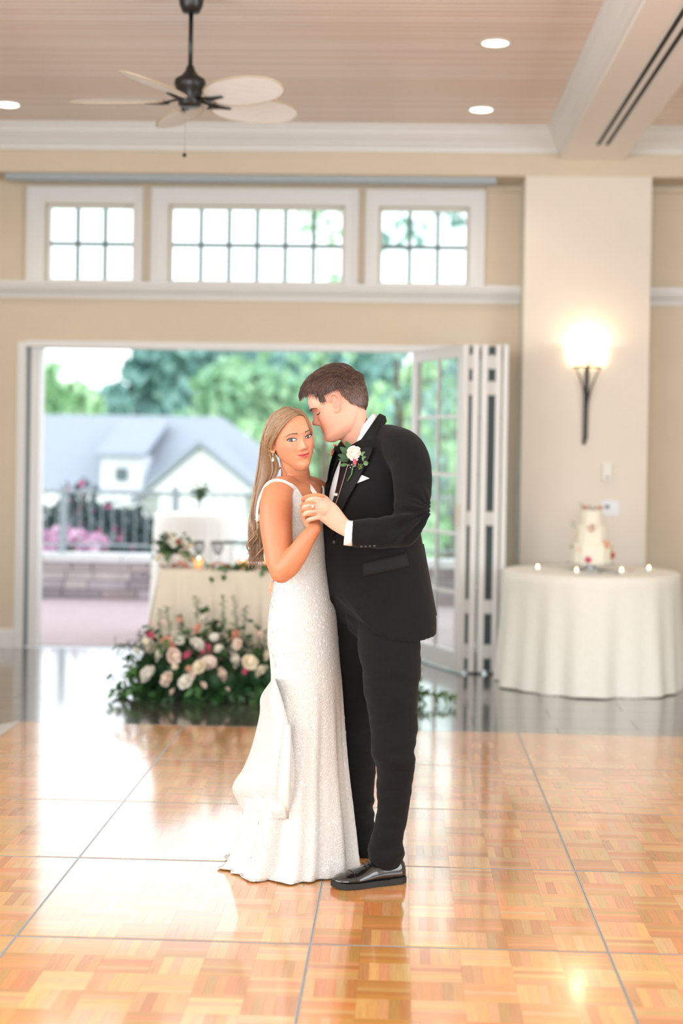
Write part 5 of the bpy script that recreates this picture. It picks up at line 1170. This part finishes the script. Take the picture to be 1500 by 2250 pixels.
for _ in range(5200):
    i, j = rn.choice(cand); p = Vector(HL[i][j]); d = Vector((p[0], p[1], p[2] - .01)).normalized(); top = 1 / (1 + math.exp(-(p[2] - .06) / .012)); ln = .010 + .026 * top * rn.uniform(.6, 1.2)
    flow = (Vector((0, .75, .1)) * top + Vector((0, -.35, -.9)) * (1 - top)); flow = (flow - d * flow.dot(d)).normalized()
    b0 = p + d * (lift(p) * .75); pts = [gh.w(b0 + flow * ln * q + d * (lift(p) * .42 * math.sin(q * 2.2))) for q in (0, .35, .7, 1)]
    hm.tube(pts, [.0007, .0008, .0006, .0002], 4, True, col=rn.choice(GC) if rn.random() < .35 + .6 * top else rn.choice(GS))
hm.build('hair', M_gh, groom, True)

# ---- trousers
M_suit = mat('black_wool', (14, 15, 16), rough=.85, spec=.2, sheen=.05, var=.10, scale=220, bump=.15, bscale=420)
M_shirt = mat('white_shirt', (226, 227, 228), rough=.7, spec=.2); M_tie = mat('black_satin', (16, 16, 18), rough=.35, spec=.5); M_lapel = mat('lapel_wool', (16, 17, 17), rough=.7, spec=.25, sheen=.0)
mb = MB()
limb(mb, [W(850, 1325, 5.49), W(852, 1375, 5.47), W(857, 1440, 5.43), W(861, 1520, 5.405), W(863, 1600, 5.39), W(864, 1655, 5.375), W(869, 1690, 5.375), W(863, 1750, 5.385), W(860, 1800, 5.39), W(851, 1845, 5.385), W(848, 1874, 5.38)], [.10, .112, .108, .096, .083, .075, .067, .060, .0545, .060, .0665], 40, 80)
limb(mb, [W(815, 1325, 5.58), W(806, 1375, 5.60), W(795, 1440, 5.63), W(788, 1520, 5.66), W(786, 1600, 5.69), W(787, 1655, 5.70), W(788, 1750, 5.72), W(793, 1820, 5.735), W(796, 1858, 5.74)], [.10, .108, .104, .090, .078, .070, .058, .054, .060], 40, 70)
mb.ball(W(845, 1345, 5.54), (.15, .15, .13), 30, 16)
tme = evaluate(mb, .005, 4, .5, 'trousers')
A = co(tme); N = nor(tme)
def nz(A, sc, off=0.): return np.array([noise.noise(Vector((a[0] * sc[0] + off, a[1] * sc[1], a[2] * sc[2]))) for a in A])
d = .006 * nz(A, (7, 7, 13)) + .0035 * nz(A, (16, 16, 34), 5)
kz = W(864, 1665, 5.375).z; d += .012 * np.exp(-((A[:, 2] - kz) / .06) ** 2) * nz(A, (9, 9, 26), 9); az = W(848, 1835, 5.385).z; d += .013 * np.exp(-((A[:, 2] - az) / .06) ** 2) * nz(A, (12, 12, 26), 2)
setco(tme, A + N * d[:, None]); put('trousers', tme, M_suit, groom)
# ---- shoes
M_shoe = mat('black_leather', (20, 18, 17), rough=.18, spec=.7, coat=.5); M_sole = mat('black_sole', (22, 22, 22), rough=.6)
def shoe(heel, toe, nm='shoe'):
    h = Vector(heel); t = Vector(toe); d = (t - h); Ln = d.length; d.normalize(); n = Vector((-d.y, d.x, 0)); up = Vector((0, 0, 1))
    P = lambda x, y, z: h + d * x * Ln + n * y + up * z
    wd = lambda x: float(np.interp(x, [0, .08, .25, .45, .68, .85, .95, 1.0], [.020, .034, .038, .038, .050, .046, .032, .006]))
    s = put(nm, MB().mesh('x'), None, groom) if False else None
    rows = []
    for x in np.linspace(0, 1, 30):
        w_ = wd(x); hh = float(np.interp(x, [0, .06, .2, .32, .45, .58, .72, .88, 1.0], [.070, .088, .092, .094, .080, .064, .052, .046, .030])); ring = []
        for k in range(20):
            a = PI * k / 19; y = math.cos(a) * w_ * (1 - .35 * math.sin(a) ** 3 * (1 if x < .45 else .4)); z = .022 + (hh - .022) * math.sin(a) ** .75; ring.append(P(x, y, z))
        ring += [P(x, -w_ * .9 + 1.8 * w_ * q, .018) for q in (.2, .4, .6, .8)]; rows.append(ring)
    up_o = MB().rings(rows, True).build(nm, M_shoe, groom, True)
    sole = []
    for z in (0.0, .003, .017, .020):
        o = [(x, wd(x) + .004) for x in np.linspace(0, 1, 24)]; lift = lambda x: .006 * max(0, (x - .8) / .2) ** 2; sole.append([P(x * 1.015 - .004, y, z + lift(x)) for x, y in o] + [P(x * 1.015 - .004, -y, z + lift(x)) for x, y in o[::-1]])
    so_ = MB().rings(sole, True); so_.v = [tuple(Vector(v) + Vector((0, 0, .009 if (Vector(v) - h).dot(d) < .78 * Ln else .009 * max(0, 1 - ((Vector(v) - h).dot(d) / Ln - .78) / .1)))) if False else v for v in so_.v]; so_ = so_.build('sole', M_sole, up_o, False, True)
    hb = []
    for z in (0.0, .022): o = [(x, wd(x) + .003) for x in np.linspace(0, .26, 10)]; hb.append([P(x - .003, y, z) for x, y in o] + [P(x - .003, -y, z) for x, y in o[::-1]])
    MB().rings(hb, True).build('heel', M_sole, up_o, False, True)
    # cap seam, quarter edge and laces
    cap = [P(.74, math.cos(a) * wd(.74) * 1.01 * (1 - .14 * math.sin(a) ** 3), .022 + .0305 * math.sin(a) ** .75) for a in np.linspace(.1, PI - .1, 16)]
    MB().tube(cap, .0010, 5).build('cap_seam', M_sole, up_o, True)
    for x in (.40, .45, .50, .55): MB().tube([P(x + .012, y, float(np.interp(x, [.32, .45, .58], [.098, .085, .069])) - 14 * y * y) for y in np.linspace(-.016, .016, 7)], .0019, 6).build('lace', mat('lace_black', (14, 14, 14), rough=.7), up_o, True)
    return up_o
hl, te = at(886, 1936, Z=0.0), at(730, 1951, Z=0.0)
shoe((hl.x, hl.y, .001), (te.x, te.y, .001))
shoe((W(806, 1880, 5.75).x, 5.76, .001), (W(806, 1880, 5.75).x - .27, 5.70, .001))

# ---- jacket
JT = [(938, 816, 22, .7), (952, 816, 44, .62), (968, 818, 66, .60), (990, 820, 82, .62), (1020, 820, 91, .66), (1060, 818, 98, .70), (1110, 816, 101, .72), (1160, 817, 104, .74), (1200, 820, 108, .76), (1250, 826, 112, .78), (1300, 830, 116, .78), (1360, 836, 119, .78), (1420, 838, 118, .78)]
_jt = smoothcurve(JT, 300)
def hem_y(deg):
    d = abs((deg + 180) % 360 - 180); return float(np.interp(d, [0, 8, 18, 30, 45, 60, 80, 100, 130, 160, 180], [1296, 1304, 1330, 1368, 1398, 1410, 1412, 1406, 1392, 1378, 1372]))
def jacket_point(k, y, n=96, extra=0.):
    t = 2 * PI * k / n; i = int(np.clip(np.searchsorted(_jt[:, 0], y), 0, len(_jt) - 1)); _, cx, hw, kr = _jt[i]; c = at(cx, y, GY); h = hw * GY / FPX
    a = h / math.sqrt(gL.x ** 2 + (gF.x * kr) ** 2); b = a * kr; e = .94
    return c + gF * ((b + extra) * math.copysign(abs(math.cos(t)) ** e, math.cos(t))) + gL * ((a + extra) * math.copysign(abs(math.sin(t)) ** e, math.sin(t)))
mb = MB(); rows = []
for i in range(60):
    ring = []
    for k in range(96):
        yt = hem_y(360 * k / 96); y = 938 + (yt - 938) * i / 59; p = jacket_point(k, y)
        if y > 1280:       # heights are read where the cloth hangs, so follow the depth of that point
            pz = at(_jt[-1][1], y, p.y).z; w_ = min(1, (y - 1280) / 60); p.z = p.z * (1 - w_) + pz * w_
        ring.append(p)
    rows.append(ring)
mb.rings(rows, True)
limb(mb, [W(822, 958, 5.55), W(858, 972, 5.47), W(886, 990, 5.40), W(903, 1022, 5.345), W(907, 1075, 5.305), W(903, 1125, 5.28), W(893, 1158, 5.268)], [.040, .062, .074, .072, .0665, .062, .060], 24, 60)
limb(mb, [W(895, 1152, 5.268), W(880, 1166, 5.26), W(850, 1170, 5.25), W(815, 1171, 5.247), W(788, 1172, 5.247)], [.060, .056, .0535, .0505, .049], 24, 40); mb.tube([W(795, 1172, 5.247), W(776, 1172, 5.247)], [.049, .0485], 24)
limb(mb, [W(808, 968, 5.58), W(784, 988, 5.63), W(770, 1010, 5.68), W(759, 1050, 5.74), W(746, 1110, 5.80), W(718, 1185, 5.83)], [.045, .050, .056, .057, .056, .056], 30, 50); limb(mb, [W(718, 1185, 5.83), W(668, 1240, 5.79), W(630, 1276, 5.71)], [.058, .052, .044], 18)
jme = evaluate(mb, .004, 6, .5, 'jacket')
A = co(jme); N = nor(jme)
d = .004 * nz(A, (6, 6, 8)) + .0018 * nz(A, (15, 15, 22), 3)
# sleeve creases gathered at the elbow and across the upper arm
el = np.array(W(905, 1150, 5.235)); r2 = np.linalg.norm(A - el, axis=1); ang = np.arctan2(A[:, 2] - el[2] - .05, A[:, 0] - el[0] - .07)
d += .0085 * np.exp(-(r2 / .095) ** 2) * np.sin(ang * 17)
for (px, py, dx, dy, wl) in [(905, 1075, .5, 1, 95), (900, 1115, .4, 1, 120), (850, 1165, .9, .4, 90)]:
    c = np.array(W(px, py, 5.235)); r2 = np.linalg.norm((A - c), axis=1); d += .0050 * np.exp(-(r2 / .06) ** 2) * np.sin(wl * (dx * (A[:, 0] - c[0]) + dy * (A[:, 2] - c[2])))
# armhole seam
setco(jme, A + N * d[:, None]); jk = put('jacket', jme, M_suit, groom); jbv = bvh_of(jme)
allv = [v.co.copy() for v in jme.vertices]; allf = [p.vertices[:] for p in jme.polygons]; o_ = len(allv); allv += [v.co.copy() for v in gme.vertices]; zn = W(790, 1010, 5.5).z; allf += [tuple(i + o_ for i in p.vertices) for p in gme.polygons if gme.vertices[p.vertices[0]].co.z > zn]; ubv = BVHTree.FromPolygons(allv, allf)
# back vent flap
vf = smoothcurve([(931, 1195), (941, 1250), (951, 1305), (960, 1352)], 12); vi = smoothcurve([(915, 1195), (918, 1250), (922, 1310), (925, 1360)], 12)
rows = []
for i in range(12): rows.append([W(*vi[i], 5.60), W(*(vi[i] * .4 + vf[i] * .6), 5.58), W(*vf[i], 5.63), W(*vf[i], 5.65), W(*vi[i], 5.66)])
MB().rings(rows, True).build('vent_flap', M_suit, jk, True)
# sleeve cuff, buttons
MB().tube([W(786, 1172, 5.247), W(770, 1172, 5.247), W(758, 1170.5, 5.247)], [.043, .0435, .043], 28, flat=1).build('shirt_cuff', M_shirt, groom, True)
M_btn = mat('black_button', (34, 32, 30), rough=.3, spec=.6)
for px, py in [(794, 1200), (803.5, 1200), (813, 1199.5), (822.5, 1199)]:
    p = cam_ray(jbv, px, py, .001); MB().ball(p, (.0052, .003, .0052), 10, 6).build('cuff_button', M_btn, jk, True)
p = cam_ray(jbv, 735, 1191, .002); MB().ball(p, (.008, .004, .008), 12, 6).build('button', M_btn, jk, True)
# shirt front, tie, clip
drape(ubv, [(757, 990), (750, 1008), (736, 1043), (726, 1081), (724.5, 1100), (726, 1116)], [(775, 990), (770, 1008), (762, 1043), (750, 1081), (744, 1100), (736, 1116)], 26, 6, .003).build('shirt_front', M_shirt, groom, True)
drape(ubv, [(757, 1002), (753, 1010), (748, 1043), (740, 1081), (736, 1096), (729, 1116)], [(772, 1000), (771, 1010), (770, 1043), (760, 1081), (754, 1096), (744, 1118)], 26, 6, .0075, .003).build('tie', M_tie, groom, True)
drape(ubv, [(757, 994), (755, 1003), (756, 1010)], [(773, 992), (770, 1003), (764, 1012)], 8, 5, .011, .006).build('tie_knot', M_tie, groom, True)
drape(ubv, [(738, 1083.5), (748, 1085)], [(737, 1089.5), (747, 1090.5)], 5, 3, .012, .002).build('tie_clip', mat('bright_clip', (226, 226, 222), rough=.4), groom)
# collars
def loop(cx, cy, Yc_, dx, dy, half, hy, t):
    """point of a tilted neck loop: (dx, dy) is the image direction from nape to throat"""
    q = math.cos(t); return W(cx + dx * half * q, cy + dy * half * q, Yc_ - hy * math.sin(t))
TT = np.linspace(0, 2 * PI, 48, endpoint=False)
MB().rings([[loop(790, 944, 5.535, -.61, .79, 45, .064, t) for t in TT], [loop(792, 945.5, 5.535, -.61, .79, 47.5, .068, t) for t in TT], [loop(803, 957, 5.545, -.56, .83, 52, .080, t) for t in TT], [loop(806, 962, 5.545, -.56, .83, 51, .078, t) for t in TT]], False).build('shirt_collar', M_shirt, groom, True)
TA = np.linspace(.62, 2 * PI - .62, 44)
MB().rings([[loop(801, 953, 5.545, -.58, .81, 51, .076, t) for t in TA], [loop(803, 952, 5.545, -.58, .81, 54, .082, t) for t in TA], [loop(816, 962, 5.55, -.54, .84, 57, .108, t) for t in TA], [loop(820, 972, 5.55, -.54, .84, 55, .108, t) for t in TA]], False, False).build('collar', M_lapel, jk, True)
# lapels
drape(ubv, [(787, 986), (777, 1005), (766, 1035), (754, 1078), (744, 1110), (735, 1150), (731, 1180)], [(812, 985), (822, 988), (806, 1025), (786, 1065), (764, 1105), (746, 1150), (735, 1182)], 30, 8, .010, .004).build('lapel', M_lapel, jk, True)
drape(ubv, [(741, 982), (729, 1005), (722, 1040), (719, 1080), (716, 1120), (716, 1160)], [(755, 985), (748, 1010), (735, 1043), (725, 1081), (723, 1120), (722, 1160)], 26, 5, .009, .004).build('lapel', M_lapel, jk, True)
MB().tube([cam_ray(ubv, x, y, .0125) for x, y in smoothcurve([(770, 1022), (762, 1050), (752, 1083), (743, 1110)], 14)], .0009, 6).build('lapel_piping', mat('pale_piping', (196, 176, 160), rough=.5), jk)
# pocket flap, pocket square, front edge
drape(ubv, [(795, 1237), (840, 1226), (891, 1214)], [(798, 1268), (845, 1258), (898, 1246)], 14, 5, .004, .003).build('pocket_flap', M_lapel, jk, True)
drape(ubv, [(784.5, 1062), (789, 1051), (797, 1044.5)], [(785, 1063), (800, 1057), (813.5, 1051.5)], 10, 5, .006, .003).build('pocket_square', M_shirt, groom, True)
# ---- boutonniere
bt = put('boutonniere', MB().tube([cam_ray(ubv, x, y, .014) for x, y in [(783, 1012), (781, 1030), (778, 1045), (770, 1058)]], [.0032, .0032, .003, .0022], 8).mesh('stem', True), L_G[1], groom)
c = cam_ray(ubv, 787, 1001, .022); r_ = bloom(bt, F_WHITE, c, .027, 1, (1.35, .1), 'rose'); c = cam_ray(ubv, 790, 1020, .030); bloom(bt, F_PINK, c, .0125, 1, (1.3, 0), 'rosebud')
for px, py, L, rz, mi, sl in [(775, 1003, .045, 2.5, 0, .26), (778, 1010, .05, 2.9, 3, .22), (770, 1022, .03, 3.3, 1, .2), (797, 1002, .024, .2, 2, .4), (800, 1008, .022, -.5, 2, .45), (803, 1022, .018, .3, 2, .5), (776, 995, .04, 2.0, 0, .25), (771, 1015, .035, 3.0, 3, .22)]:
    o = leaf_obj(bt, mi, cam_ray(ubv, px, py, .012), L, 0, 0, 0, sl); o.rotation_euler = (PI / 2, -rz if False else 0, 0); o.rotation_euler = Matrix.Rotation(PI / 2, 3, 'X').to_euler(); o.matrix_basis = Matrix.Translation(cam_ray(ubv, px, py, .014)) @ Matrix.Rotation(-rz, 4, 'Y') @ Matrix.Rotation(PI / 2, 4, 'X') @ Matrix.Diagonal((L, L, L, 1))
rn = random.Random(4); wx = MB(); sd = MB()
for _ in range(26):
    px, py = rn.choice([(770, 997), (772, 1002), (775, 1027), (782, 1026), (786, 1030), (780, 1033)]); wx.ball(cam_ray(ubv, px + rn.uniform(-3, 3), py + rn.uniform(-3, 3), .016 + rn.uniform(0, .008)), .0017, 6, 5)
for _ in range(30): sd.ball(cam_ray(ubv, 797 + rn.uniform(-5, 5), 1028 + rn.uniform(-6, 6), .014 + rn.uniform(0, .006)), .0016, 6, 5)
wx.build('wax_flowers', mat('wax_flower', (238, 206, 200), rough=.5), bt, True); sd.build('seed_cluster', L_G[4], bt, True)
